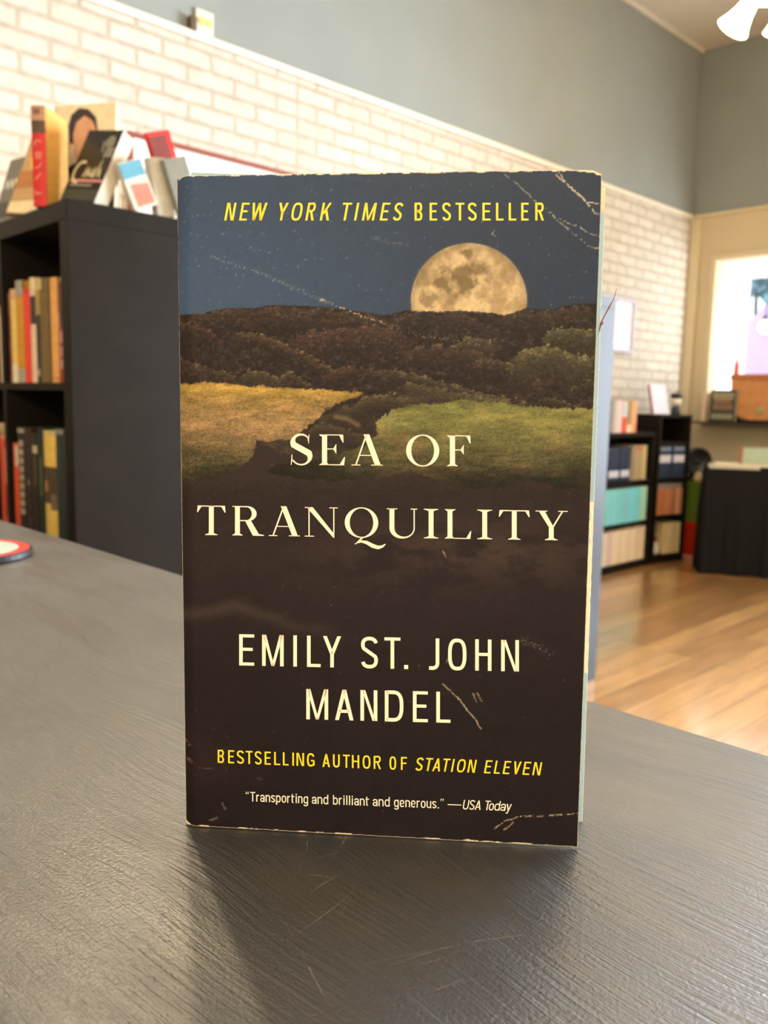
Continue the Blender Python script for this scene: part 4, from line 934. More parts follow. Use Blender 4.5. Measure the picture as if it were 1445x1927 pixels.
    rd = segdist(X, Y + 16 * (f2 - 0.5), [(335, 1160), (440, 1142), (500, 1158), (560, 1178), (640, 1196), (720, 1206)])
    dk = dk + (np.exp(-(rd / 13) ** 2) * sm(760, 480, X) * 20)[..., None] * A(1, 0.95, 0.7)
    dk = dk + (np.exp(-((X - 380) / 80) ** 2 - ((Y - 1430) / 60) ** 2) * 12)[..., None] * A(1, 0.5, 0.5) * (0.4 + f2)[..., None]
    lay(low, dk)
    lay(np.clip((Y > 830) * 1.0 * (1 - np.clip(gf + fld, 0, 1)) * sm(820, 860, Y), 0, 1) * (1 - low), (50, 38, 36))
    hc = mixc((42, 32, 31), (84, 74, 52), sm(0.35, 0.8, 0.3 * f1 + 0.3 * f2 + 0.4 * tx))
    mound([(598, 805), (608, 780), (632, 764), (655, 762), (690, 780), (720, 800)], (104, 94, 66), 13)
    mound([(545, 842), (570, 812), (600, 800), (640, 806), (690, 822)], (92, 82, 58), 12)
    mound([(640, 772), (690, 748), (740, 744), (780, 756)], (118, 106, 72), 12)
    hc = hc + (np.exp(-(segdist(X, Y, [(632, 784), (652, 788), (674, 800)]) / 5) ** 2) * 60)[..., None] * A(1, 0.85, 0.55)
    lay(soft([(604, 790), (640, 770), (690, 742), (740, 735), (790, 745), (830, 757), (770, 763), (735, 772), (706, 795), (712, 818), (690, 836), (640, 850), (590, 866), (560, 860), (520, 850), (500, 835), (560, 828)], 1.2) * (1 - low), hc)
    # the weave of the cover stock
    col = 0.90 * col * (1 + 0.045 * (np.sin(X * 2.0) * np.sin(Y * 2.0)) + 0.05 * (fbm(X / 2.2, Y / 2.2, 50, 2) - 0.5))[..., None]
    # creases, scratches, rubbed spots
    cream = A(206, 188, 156)
    def crease(pts, wd, k, brk, spot=3.0):
        nonlocal col
        jx = 5 * (fbm(X / 7, Y / 7, 61, 3) - 0.5); jy = 5 * (fbm(X / 7, Y / 7, 64, 3) - 0.5)
        dd = segdist(X + jx, Y + jy, pts); q = fbm(X / spot, Y / spot, 67, 2)
        m = np.exp(-(dd / wd) ** 2) * sm(brk - 0.1, brk + 0.1, q) * k
        col = col * (1 - m[..., None]) + cream * m[..., None]
    crease([(1050, 321), (1060, 338), (1085, 362), (1105, 380), (1133, 385)], 1.15, 0.9, 0.32, 5)
    crease([(1045, 326), (1052, 335), (1068, 346), (1096, 372), (1110, 388), (1122, 402), (1131, 407)], 1.3, 0.95, 0.28, 5)
    crease([(950, 328), (972, 346), (992, 363), (1006, 378), (1022, 390)], 0.95, 0.7, 0.38, 4)
    crease([(1026, 392), (1046, 408), (1068, 420), (1090, 428), (1112, 440), (1128, 444)], 0.95, 0.75, 0.47, 3)
    crease([(1030, 396), (1050, 415), (1072, 434), (1092, 450), (1112, 466), (1128, 468)], 1.05, 0.8, 0.47, 3)
    crease([(395, 481), (425, 493), (470, 507), (515, 524), (560, 545), (610, 568)], 3.0, 0.30, 0.52, 2.2)
    crease([(600, 562), (640, 578), (680, 594), (722, 608)], 1.7, 0.75, 0.50, 2.4)
    crease([(722, 608), (760, 622), (800, 633), (850, 640), (900, 648)], 3.6, 0.5, 0.66, 2.0)
    crease([(700, 446), (735, 456), (765, 462)], 3, 0.3, 0.56, 2.2)
    crease([(832, 1286), (850, 1303), (868, 1320), (882, 1340), (898, 1358), (904, 1372)], 0.85, 0.9, 0.0)
    crease([(890, 1305), (897, 1320)], 1.3, 0.6, 0.35); crease([(897, 1303), (906, 1320)], 1.2, 0.6, 0.3)
    crease([(930, 1560), (950, 1545), (975, 1537), (1005, 1536), (1040, 1535), (1090, 1530)], 1.0, 0.85, 0.42, 4)
    crease([(948, 1562), (966, 1548)], 1.4, 0.7, 0.4)
    crease([(985, 1205), (1010, 1215), (1035, 1228)], 7, 0.4, 0.62, 2.2)
    crease([(833, 1030), (838, 1048)], 1, 0.6, 0.35); crease([(840, 1246), (846, 1232)], 1.4, 0.6, 0.3)
    crease([(929, 433), (926, 440), (931, 443)], 1.2, 0.5, 0.3); crease([(345, 1395), (356, 1402)], 3, 0.35, 0.4); crease([(352, 1430), (360, 1434)], 3, 0.3, 0.4); crease([(375, 1445), (405, 1447)], 1.3, 0.3, 0.4)
    crease([(412, 1410), (425, 1450)], 2, 0.2, 0.5); crease([(420, 1512), (424, 1522)], 2, 0.45, 0.45); crease([(394, 1543), (408, 1538)], 2.2, 0.4, 0.5); crease([(484, 1465), (494, 1470)], 2.5, 0.35, 0.5)
    sp = np.random.RandomState(9)
    for k in range(150):
        sx, sy = sp.uniform(340, 1110), sp.uniform(600, 1560); r = sp.uniform(0.7, 1.4); b = sp.uniform(0.1, 0.5)
        m = (np.abs(X - sx) < 5) & (np.abs(Y - sy) < 5)
        if m.any():
            e = np.exp(-((X[m] - sx) ** 2 + (Y[m] - sy) ** 2) / r ** 2) * b
            col[m] = col[m] * (1 - e[:, None]) + cream * e[:, None]
    return col

def build_cover():
    NU, NV = 430, 680
    s, t = np.meshgrid(np.linspace(0, 1, NU), np.linspace(0, 1, NV))
    bl, br_, tr, tl = [np.array(c) for c in CB]
    UVc = (bl * ((1 - s) * (1 - t))[..., None] + br_ * (s * (1 - t))[..., None] + tr * (s * t)[..., None] + tl * ((1 - s) * t)[..., None])
    U, Vv = UVc[..., 0].copy(), UVc[..., 1].copy()
    # frayed outline
    q = fbm(s * 46, t * 0 + 3, 71, 5) - 0.5
    Vv += (t > 0.998) * (-0.0006 * np.abs(q)); Vv += (t < 0.002) * (0.0005 * np.abs(q))
    q2 = fbm(s * 0 + 5, t * 60, 75, 4) - 0.5
    U += (s > 0.998) * (-0.0004 * np.abs(q2)); U += (s < 0.002) * (0.0003 * np.abs(q2))
    # rounded corners
    for (cu, cv) in (CB[2], CB[3]):
        dd = np.hypot(U - cu, Vv - cv); Vv -= 0.0012 * np.clip(1 - dd / 0.0025, 0, 1)
    den = SH[2, 0] * U + SH[2, 1] * Vv + 1
    X = (SH[0, 0] * U + SH[0, 1] * Vv + SH[0, 2]) / den; Y = (SH[1, 0] * U + SH[1, 1] * Vv + SH[1, 2]) / den
    col = cover_art(X, Y)
    # bare fibre along the worn edges
    H_ = 0.203; ev = np.minimum(t, 1 - t) * H_; eu = np.minimum(s, 1 - s) * 0.125
    wv = 0.00003 + 0.00055 * np.clip(fbm(s * 40, t * 2, 81, 5) - 0.38, 0, 1) * 2.2
    wv = wv + 0.0007 * np.exp(-((s * 0.125 - 0.123) / 0.004) ** 2) * (t > 0.5) + 0.0009 * np.exp(-(s * 0.125 / 0.0014) ** 2) * (t < 0.5)
    wu = 0.00005 + 0.0003 * np.clip(fbm(s * 2, t * 60, 85, 4) - 0.5, 0, 1) * 2
    m = np.maximum(sm(wv + 0.00012, wv - 0.00005, ev), sm(wu + 0.0001, wu - 0.00005, eu))
    fib = np.array([226, 208, 172.0]) * (0.85 + 0.3 * fbm(X / 3, Y / 3, 88, 2))[..., None]
    col = col * (1 - m[..., None]) + fib * m[..., None]
    col = np.clip(col, 0, 255) / 255.0
    lin = np.where(col <= 0.04045, col / 12.92, ((col + 0.055) / 1.055) ** 2.4)
    Yd = curl(U, Vv)
    front = np.stack([U, Yd, Vv], -1).reshape(-1, 3)
    idx = np.arange(NU * NV).reshape(NV, NU)
    quads = np.stack([idx[:-1, :-1], idx[:-1, 1:], idx[1:, 1:], idx[1:, :-1]], -1).reshape(-1, 4)
    # the back skin, 0.35 mm behind, and the raw edge
    loop = np.concatenate([idx[0, :], idx[1:, -1], idx[-1, -2::-1], idx[-2:0:-1, 0]])
    back = front[loop] + np.array([0, 0.00035, 0]); k0 = len(front); nl = len(loop)
    verts = np.concatenate([front, back]); faces = quads.tolist()
    for i in range(nl):
        j = (i + 1) % nl; faces.append([int(loop[j]), int(loop[i]), k0 + i, k0 + j])
    nb = NU
    faces.append([k0 + i for i in reversed(range(nl))])
    me = bpy.data.meshes.new('front_cover'); me.from_pydata(verts.tolist(), [], faces)
    at = me.color_attributes.new('print', 'FLOAT_COLOR', 'POINT')
    cc = np.ones((len(verts), 4)); cc[:k0, :3] = lin.reshape(-1, 3); cc[k0:, :3] = (0.72, 0.62, 0.45)
    at.data.foreach_set('color', cc.ravel())
    sm_ = np.zeros(len(faces), bool); sm_[:len(quads)] = True; me.polygons.foreach_set('use_smooth', sm_); me.update()
    m_, t_, b_ = node_mat('printed_cover')
    a = t_.nodes.new('ShaderNodeAttribute'); a.attribute_name = 'print'; t_.links.new(a.outputs['Color'], b_.inputs['Base Color'])
    tc = t_.nodes.new('ShaderNodeTexCoord'); ns = t_.nodes.new('ShaderNodeTexNoise'); ns.inputs['Scale'].default_value = 2600; ns.inputs['Detail'].default_value = 2
    t_.links.new(tc.outputs['Object'], ns.inputs[0])
    bp = t_.nodes.new('ShaderNodeBump'); bp.inputs['Strength'].default_value = 0.12; bp.inputs['Distance'].default_value = 0.0001
    t_.links.new(ns.outputs[0], bp.inputs['Height']); t_.links.new(bp.outputs[0], b_.inputs['Normal'])
    b_.inputs['Roughness'].default_value = 0.42; b_.inputs['Specular IOR Level'].default_value = 0.14
    me.materials.append(m_)
    o = bpy.data.objects.new('front_cover', me); C.objects.link(o); o.parent = HB
    return o
front_cover = build_cover()

# block of pages, blue printed first leaf, back cover and spine (hidden behind), turned 6.65 degrees from the cover
ca, sa = math.cos(R(6.65)), math.sin(R(6.65))
def blk(x, y, z):      # the whole block leans a touch towards its spine, like the cover
    x2 = x - 0.0036 * z / 0.203
    return (0.0018 + x2 * ca - y * sa, 0.0026 + x2 * sa + y * ca, z)
def bbox(mb, x0, x1, y0, y1, z0, z1, mi=0):
    return mb.hexa([blk(x0, y0, z0), blk(x1, y0, z0), blk(x1, y1, z0), blk(x0, y1, z0), blk(x0, y0, z1), blk(x1, y0, z1), blk(x1, y1, z1), blk(x0, y1, z1)], mi)
bbox(MB(), 0.005, 0.1275, 0.0010, 0.0175, 0.0012, 0.2022).build('page_block', M['paper'], HB)
bbox(MB(), 0.0045, 0.1290, 0.0178, 0.0183, 0.0, 0.2035).build('back_cover', cm(40, 34, 36), HB)
MB().hexa([(0.0, 0.0020, 0), (0.0006, 0.0020, 0), blk(0.0051, 0.0183, 0), blk(0.0045, 0.0183, 0), (-0.0008, 0.0020, 0.2012), (0.0, 0.0020, 0.2012), blk(0.0051, 0.0183, 0.2030), blk(0.0045, 0.0183, 0.2030)]).build('spine', cm(40, 34, 36), HB)
# first leaf: heavy card, sky-blue print, rubbed bare in places along its edge
lf = MB(); LWD, LH = 0.12902, 0.2034
rnd = random.Random(21)
bare = lambda z: 1 if (z > 0.1968) else (0.0012 if 0.092 < z < 0.108 else (0.0040 if 0.060 < z < 0.093 else (0.0022 if 0.052 < z <= 0.060 else 0)))
nz = 170; edge = []
for i in range(nz + 1):
    z = LH * i / nz; edge.append((LWD - abs(rnd.gauss(0, 0.00006)) - (0.0012 * max(0, (z - 0.2012) / 0.0022) ** 2), z))
for (xa, za), (xb, zb) in zip(edge, edge[1:]):
    zc = (za + zb) / 2; k = bare(zc)
    wob_ = 0.00025 * math.sin(zc * 900) + rnd.gauss(0, 0.0001)
    xm = xa - (0.03 if k == 1 else max(0.00016, k + wob_ if k else 0.00016)); 
    lf.face([blk(0.005, 0, za), blk(xm, 0, za), blk(xm, 0, zb), blk(0.005, 0, zb)], 0)
    lf.face([blk(xm, 0, za), blk(xa, 0, za), blk(xb, 0, zb), blk(xm, 0, zb)], 2 if k == 1 else 1)
    lf.face([blk(xa, 0, za), blk(xa + 0.0001, 0.0006, za), blk(xb + 0.0001, 0.0006, zb), blk(xb, 0, zb)], 1)
lf.face([blk(0.005, 0.0006, 0), blk(0.005, 0.0006, LH), blk(LWD, 0.0006, LH), blk(LWD, 0.0006, 0)], 1)
lf.face([blk(0.005, 0, LH), blk(LWD - 0.0012, 0, LH), blk(LWD - 0.0012, 0.0006, LH), blk(0.005, 0.0006, LH)], 1)
first = lf.build('first_leaf', [mat('pale_blue_print', s2l(150, 178, 190), 0.5, 0.35, var=0.06, vscale=25), mat('bare_card', s2l(226, 212, 184), 0.85, 0.2, var=0.08, vscale=600), mat('browned_card', s2l(206, 192, 166), 0.85, 0.2, var=0.10, vscale=200)], HB)
first['label'] = 'pale blue first leaf with rubbed edge'
tw = thing('dry_sprig', 'thin reddish brown sprig sticking out from the paperback edge', 'twig', HB.matrix_basis @ Vector((0, 0, 0)) if False else (-0.226, 0.1342, CT), R(41.85))
tm = mat('dry_stem', (0.22, 0.10, 0.075), 0.7, 0.3, var=0.3, vscale=400)
pts = [(0.1264, 0.01520, 0.1605), (0.12671, 0.01530, 0.16291), (0.12801, 0.01525, 0.1658), (0.12932, 0.01515, 0.16853), (0.12991, 0.01516, 0.16949), (0.13045, 0.0152, 0.17124), (0.13085, 0.0152, 0.17330)]
MB().tube(pts, [0.00010, 0.00028, 0.00022, 0.00030, 0.00016, 0.00012, 0.00006], 7).build('stem', tm, tw, smooth=True)
MB().tube([(0.12655, 0.0150, 0.1622), (0.1272, 0.0147, 0.1632), (0.1275, 0.0147, 0.1628)], [0.0002, 0.00035, 0.0001], 6).build('bud', tm, tw, smooth=True)

# ------------------------------------------------------------------ lettering
def rect(x0, y0, x1, y1): return [(x0, y0), (x1, y0), (x1, y1), (x0, y1)]
def diag(xa, ya, xb, yb, t): return [(xa - t / 2, ya), (xa + t / 2, ya), (xb + t / 2, yb), (xb - t / 2, yb)]
def gothic(ch, W, w):
    """condensed sans letters: cap height 1, width W, stem w"""
    s = w / 2; b = w * 0.86; sb = b / 2; d = w * 1.06; xh = 0.735
    st = lambda x=0: rect(x, 0, x + w, 1)
    if ch in 'EFL':
        o = [st()]
        if ch in 'EL': o.append(rect(w, 0, W, b))
        if ch in 'EF': o += [rect(w, 1 - b, W, 1), rect(w, 0.52 - sb, W * 0.90, 0.52 + sb)]
        return o
    if ch == 'T': return [rect(W / 2 - s, 0, W / 2 + s, 1 - b), rect(0, 1 - b, W, 1)]
    if ch == 'I': return [rect(W / 2 - s, 0, W / 2 + s, 1)]
    if ch == 'H': return [st(), st(W - w), rect(w, 0.52 - sb, W - w, 0.52 + sb)]
    if ch == 'N': return [st(), st(W - w), [(w * 0.5, 1), (w * 0.5 + d * 0.78, 1), (W - w * 0.5, 0), (W - w * 0.5 - d * 0.78, 0)]]
    if ch == 'M': return [st(), st(W - w), [(0.2 * w, 1), (w * 1.12, 1), (W / 2 + d * 0.36, 0), (W / 2 - d * 0.36, 0)], [(W - w * 1.12, 1), (W - 0.2 * w, 1), (W / 2 + d * 0.36, 0), (W / 2 - d * 0.36, 0)]]
    if ch == 'W': return [diag(d / 2, 1, W * 0.27, 0, d), diag(W * 0.27, 0, W * 0.5, 1, d * 0.9), diag(W * 0.5, 1, W * 0.73, 0, d * 0.9), diag(W * 0.73, 0, W - d / 2, 1, d)]
    if ch == 'V': return [diag(d / 2, 1, W / 2, 0, d), diag(W - d / 2, 1, W / 2, 0, d)]
    if ch == 'A': return [diag(d / 2, 0, W / 2, 1, d), diag(W - d / 2, 0, W / 2, 1, d), rect(W * 0.24, 0.24, W * 0.76, 0.24 + b)]
    if ch == 'Y': return [diag(d / 2, 1, W / 2, 0.42, d), diag(W - d / 2, 1, W / 2, 0.42, d), rect(W / 2 - s, 0, W / 2 + s, 0.46)]
    if ch == 'K': return [st(), diag(W - d * 0.6, 1, w * 0.95, 0.36, d), diag(W - d / 2, 0, W * 0.48, 0.62, d)]
    if ch == 'O': return strip(arc(W / 2, 0.5, W / 2 - s, 0.5 - sb, 0, 360, 40, 0.74)[:-1], w, True)
    if ch == 'G':
        return strip(arc(W / 2, 0.5, W / 2 - s, 0.5 - sb, 28, 310, 34, 0.74), w) + [rect(W - w, 0.06, W, 0.5), rect(W * 0.52, 0.5 - b, W, 0.5)]
    if ch == 'U':
        r = W / 2 - s; return strip([(s, 1), (s, 0.34)] + arc(W / 2, 0.34, r, 0.34 - sb, 180, 360, 16, 0.85)[1:-1] + [(W - s, 0.34), (W - s, 1)], w)
    if ch == 'J':
        return strip([(W - s, 1), (W - s, 0.22)] + arc(W - s - 0.16, 0.22, 0.16, 0.22 - sb, 0, -88, 10, 0.9)[1:] + [(0, sb)], w)
    if ch == 'D':
        return [st()] + strip([(w * 0.5, 1 - sb), (W * 0.42, 1 - sb)] + arc(W * 0.42, 0.5, W * 0.58 - s, 0.5 - sb, 90, -90, 18, 0.72)[1:-1] + [(W * 0.42, sb), (w * 0.5, sb)], w)
    if ch in 'BRP':
        m = 0.50
        top = strip([(w * 0.5, 1 - sb), (W * 0.5, 1 - sb)] + arc(W * 0.5, (1 + m) / 2, W * 0.47 - s, (1 - m) / 2 - sb + 0.02, 90, -90, 14, 0.8)[1:-1] + [(W * 0.5, m - 0.02 + sb), (w * 0.5, m - 0.02 + sb)], w * 0.94)
        o = [st()] + top
        if ch == 'B': o += strip([(w * 0.5, m + sb * 0.4), (W * 0.52, m + sb * 0.4)] + arc(W * 0.52, m / 2 + sb * 0.2, W * 0.48 - s, m / 2 - sb * 0.8, 90, -90, 14, 0.8)[1:-1] + [(W * 0.52, sb), (w * 0.5, sb)], w * 0.94)
        if ch == 'R': o.append(diag(W - d * 0.5, 0, W * 0.52, 0.5, d))
        return o
    if ch in 'Ss':
        k = 1 if ch == 'S' else xh
        up = arc(W / 2, 0.752 * k, W / 2 - s, 0.248 * k - sb, 12, 216, 18, 0.86); dn = arc(W / 2, 0.252 * k, W / 2 - s, 0.252 * k - sb, 36, -168, 18, 0.86)
        return strip(up + dn, w)
    if ch == '.': return [rect(W / 2 - w * 0.56, 0, W / 2 + w * 0.56, w * 1.12)]
    if ch == '-': return [rect(0, 0.40, W, 0.40 + 0.085)]
    if ch in '"\'':                                        # curled opening and closing marks
        o = []
        for x in (0.0, W * 0.55):
            if ch == '"': o += [arc(x + 0.07, 0.83, 0.065, 0.065, 0, 360, 10)[:-1], [(x + 0.005, 0.83), (x + 0.07, 0.83), (x + 0.13, 1.03), (x + 0.10, 1.04)]]
            else: o += [arc(x + 0.08, 0.97, 0.065, 0.065, 0, 360, 10)[:-1], [(x + 0.02, 0.76), (x + 0.05, 0.75), (x + 0.145, 0.97), (x + 0.08, 0.97)]]
        return o
    # small letters
    bowl = lambda x0=0, x1=W: strip(arc((x0 + x1) / 2, xh / 2, (x1 - x0) / 2 - s, xh / 2 - sb, 0, 360, 28, 0.8)[:-1], w, True)
    if ch == 'l': return [rect(W / 2 - s, 0, W / 2 + s, 1)]
    if ch == 'i': return [rect(W / 2 - s, 0, W / 2 + s, xh), rect(W / 2 - s, 0.84, W / 2 + s, 0.98)]
    if ch in 'nr':
        if ch == 'r': return [rect(0, 0, w, xh)] + strip([(s, xh * 0.62)] + arc(W * 0.95, xh * 0.62, W * 0.95 - s, xh * 0.38 - sb, 170, 92, 8)[0:], w)
        return [rect(0, 0, w, xh)] + strip(arc(W / 2, xh * 0.62, W / 2 - s, xh * 0.38 - sb, 180, 0, 14, 0.85) + [(W - s, 0)], w)
    if ch == 'u': return [rect(W - w, 0, W, xh)] + strip([(s, xh)] + arc(W / 2, xh * 0.36, W / 2 - s, xh * 0.36 - sb, 180, 360, 14, 0.85), w)
    if ch == 'o': return bowl()
    if ch == 'd': return bowl() + [rect(W - w, 0, W, 1)]
    if ch == 'b': return bowl() + [rect(0, 0, w, 1)]
    if ch == 'p': return bowl() + [rect(0, -0.26, w, xh)]
    if ch == 'g': return bowl() + strip([(W - s, xh), (W - s, -0.04)] + arc(W / 2, -0.06, W / 2 - s, 0.18, 0, -165, 12, 0.85)[1:], w)
    if ch == 'e': return strip(arc(W / 2, xh / 2, W / 2 - s, xh / 2 - sb, -38, -360 + 8, 30, 0.8)[::1], w) + [rect(w * 0.5, xh * 0.5 - sb * 0.7, W - s * 0.6, xh * 0.5 + sb * 0.7)]
    if ch == 'a': return strip(arc(W / 2, xh * 0.62, W / 2 - s, xh * 0.38 - sb, 168, 0, 12, 0.85) + [(W - s, 0)], w) + strip(arc(W * 0.46, xh * 0.29, W * 0.46 - s, xh * 0.29 - sb, 0, 360, 20, 0.85)[:-1], w * 0.94, True)
    if ch == 't': return [rect(W * 0.32 - s, 0.10, W * 0.32 + s, 0.94), rect(0, xh - b, W, xh)] + strip(arc(W * 0.32 + 0.12, 0.13, 0.12, 0.13 - sb, 180, 272, 8), w)
    if ch == 'y': return [diag(d / 2, xh, W / 2, 0, d), diag(W - d / 2, xh, W * 0.36, -0.25, d)] + [rect(W * 0.06, -0.27, W * 0.42, -0.27 + b)]
    return []

def roman(ch, W):
    """high-contrast serif capitals: cap height 1"""
    S_ = 0.165; h = 0.030; e = 0.082                     # stem, hairline, serif reach
    def serif(x0, x1, top=False, l=e, r=e):
        y0, y1 = (0, h) if not top else (1 - h, 1); o = [rect(x0 - l, y0, x1 + r, y1)]
        k = 0.045
        if not top: o += [[(x0 - l * 0.7, h), (x0, h), (x0, h + k), (x0, h + k)], [(x1, h), (x1 + r * 0.7, h), (x1, h + k), (x1, h + k)]]
        else: o += [[(x0 - l * 0.7, 1 - h), (x0, 1 - h - k), (x0, 1 - h - k), (x0, 1 - h)], [(x1, 1 - h), (x1, 1 - h - k), (x1, 1 - h - k), (x1 + r * 0.7, 1 - h)]]
        return o
    def ring(cx, cy, rx, ry, th, tv, n=44):
        a = arc(cx, cy, rx, ry, 0, 360, n); b = arc(cx, cy, rx - th, ry - tv, 0, 360, n)
        return [[a[i], a[i + 1], b[i + 1], b[i]] for i in range(n)]
    if ch == 'I': x = W / 2 - S_ / 2; return [rect(x, 0, x + S_, 1)] + serif(x, x + S_, l=x, r=x) + serif(x, x + S_, True, l=x, r=x)
    if ch == 'T':
        x = W / 2 - S_ / 2
        return [rect(x, 0, x + S_, 1)] + serif(x, x + S_, l=0.125, r=0.125) + [rect(0.02, 1 - 0.036, W - 0.02, 1), [(0.02, 1), (0.0, 0.77), (0.026, 0.77), (0.15, 1 - 0.036)], [(W - 0.02, 1), (W - 0.15, 1 - 0.036), (W - 0.026, 0.77), (W, 0.77)]]
    if ch in 'LEF':
        x = 0.085; o = [rect(x, 0, x + S_, 1)] + serif(x, x + S_, l=x, r=e)
        if ch == 'L': o += serif(x, x + S_, True, l=x, r=0.10)
        if ch in 'LE': o += [rect(x, 0, W - 0.03, h), [(W - 0.03, 0), (W, 0.27), (W - 0.026, 0.27), (W - 0.17, h)]]
        if ch in 'EF':
            o += [rect(0, 1 - h, W - 0.06, 1), [(W - 0.06, 1), (W - 0.19, 1 - h), (W - 0.075, 0.74), (W - 0.05, 0.74)]]
            xm = W * 0.66; o += [rect(x + S_, 0.515, xm, 0.515 + h), [(xm, 0.70), (xm - 0.10, 0.515 + h), (xm - 0.10, 0.515), (xm, 0.37)]]
            o += [[(0, 1 - h), (x, 1 - h - 0.045), (x, 1 - h), (x, 1 - h)]]
        return o
    if ch == 'A':
        ap = W * 0.475
        o = [diag(0.135, 0, ap, 1.0, 0.050), diag(W - 0.155, 0, ap, 1.015, 0.19)]
        o += [rect(W * 0.25, 0.315, W * 0.66, 0.315 + h), rect(0, 0, 0.285, h), rect(W - 0.37, 0, W, h)]
        return o
    if ch == 'N':
        l, r = 0.125, W - 0.155; t = 0.040
        return [rect(l, 0, l + t, 1), rect(r, -0.02, r + t, 1), [(0.06, 1), (0.27, 1), (r + t, 0.085), (r + t, -0.03), (r + t - 0.035, -0.03)], rect(0, 0, l + t + 0.15, h), rect(0, 1 - h, 0.22, 1), rect(r - 0.13, 1 - h, W, 1)]
    if ch == 'O': return ring(W / 2, 0.5, W / 2, 0.518, 0.168, 0.034)
    if ch == 'Q':
        return ring(W * 0.5, 0.5, W * 0.5, 0.518, 0.168, 0.034) + strip([(W * 0.30, -0.235), (W * 0.36, -0.19), (W * 0.44, -0.10), (W * 0.52, -0.02), (W * 0.50, 0.0)], [0.03, 0.035, 0.045, 0.05, 0.03]) + \
            strip([(W * 0.36, -0.19), (W * 0.50, -0.135), (W * 0.66, -0.175), (W * 0.84, -0.285), (W * 1.0, -0.335), (W * 1.12, -0.30), (W * 1.22, -0.215)], [0.03, 0.075, 0.115, 0.135, 0.12, 0.08, 0.025])
    if ch == 'U':
        l = 0.095; r = W - 0.125; t = 0.040
        o = [rect(l, 0.33, l + S_, 1), rect(r, 0.33, r + t, 1), rect(0, 1 - h, l + S_ + 0.10, 1), rect(r - 0.10, 1 - h, W, 1)]
        a = arc((l + r + t) / 2, 0.33, (r + t - l) / 2, 0.35, 180, 360, 20); b = arc((l + S_ + r) / 2, 0.33, (r - l - S_) / 2, 0.285, 180, 360, 20)
        return o + [[a[i], a[i + 1], b[i + 1], b[i]] for i in range(20)]
    if ch == 'R':
        x = 0.09
        o = [rect(x, 0, x + S_, 1)] + serif(x, x + S_, l=x, r=0.09) + [rect(0, 1 - h, x, 1)]
        a = [(x + S_, 1)] + arc(W * 0.47, 0.745, W * 0.30, 0.255, 90, -90, 18) + [(x + S_, 0.49)]; b = [(x + S_, 1 - 0.036)] + arc(W * 0.45, 0.745, W * 0.30 - S_ + W * 0.02, 0.218, 90, -90, 18) + [(x + S_, 0.525)]
        o += [[a[i], a[i + 1], b[i + 1], b[i]] for i in range(len(a) - 1)]
        return o + [[(W * 0.40, 0.505), (W * 0.58, 0.525), (W * 0.84, 0.06), (W * 0.64, 0.02)][::1], [(W * 0.64, 0.02), (W * 0.84, 0.06), (W, h), (W, 0)], [(W * 0.64, 0.02), (W, 0), (W * 0.72, 0), (W * 0.66, 0)]]
    if ch == 'Y':
        m = W * 0.49; o = [rect(m - S_ / 2, 0, m + S_ / 2, 0.44)] + serif(m - S_ / 2, m + S_ / 2, l=0.13, r=0.13)
        o += [[(0.10, 1), (0.30, 1), (m + S_ * 0.5, 0.44), (m - S_ * 0.5, 0.44)], [(W - 0.19, 1), (W - 0.135, 1), (m + S_ * 0.5, 0.44), (m + S_ * 0.12, 0.44)], rect(0, 1 - h, 0.40, 1), rect(W - 0.32, 1 - h, W, 1)]
        return o
    if ch == 'S':
        up = arc(W * 0.50, 0.755, W * 0.385, 0.237, 25, 205, 16); dn = arc(W * 0.50, 0.262, W * 0.41, 0.252, 30, -155, 16)
        P_ = up + dn; n = len(P_); ws = []
        for i in range(n):
            q = i / (n - 1); ws.append(0.045 + 0.155 * math.exp(-((q - 0.5) / 0.16) ** 2) + 0.02 * math.exp(-((q - 0.22) / 0.1) ** 2))
        return strip(P_, ws) + [[(W * 0.83, 0.70), (W * 0.86, 0.70), (W * 0.885, 1.0), (W * 0.855, 1.0)], [(W * 0.02, 0.0), (W * 0.05, 0.0), (W * 0.09, 0.34), (W * 0.055, 0.34)], [(W * 0.80, 0.84), (W * 0.845, 0.70), (W * 0.87, 0.9), (W * 0.84, 0.95)], [(W * 0.05, 0.05), (W * 0.10, 0.12), (W * 0.085, 0.32), (W * 0.06, 0.2)]]
    return []

def lettering(name, m, glyphs, x0, x1, base0, base1, cap0, cap1, w=0.12, face='gothic', slant=0.0):
    """glyphs: (char, left, right) on the drawing sheet; base/cap lines run straight from x0 to x1"""
    mb = MB()
    ln = lambda a, b, x: a + (b - a) * (x - x0) / (x1 - x0)
    for ch, l, r, *sl in glyphs:
        k = sl[0] if sl else slant
        ch_px = ln(base0, base1, l) - ln(cap0, cap1, l)
        W = (r - l) / ch_px - k
        polys = gothic(ch, W, w) if face == 'gothic' else roman(ch, W)
        for q in polys:
            P3 = []
            for gx, gy in q:
                px = l + (gx + k * gy) * ch_px; b = ln(base0, base1, px); py = b - gy * (b - ln(cap0, cap1, px))
                u, v = sheet(px, py); P3.append((u, -0.00006, v))
            # always wind towards the reader
            ar = sum(P3[i][0] * P3[(i + 1) % len(P3)][2] - P3[(i + 1) % len(P3)][0] * P3[i][2] for i in range(len(P3)))
            if abs(ar) < 1e-12: continue
            mb.face(P3 if ar > 0 else P3[::-1])
    return mb.build(name, m, front_cover)

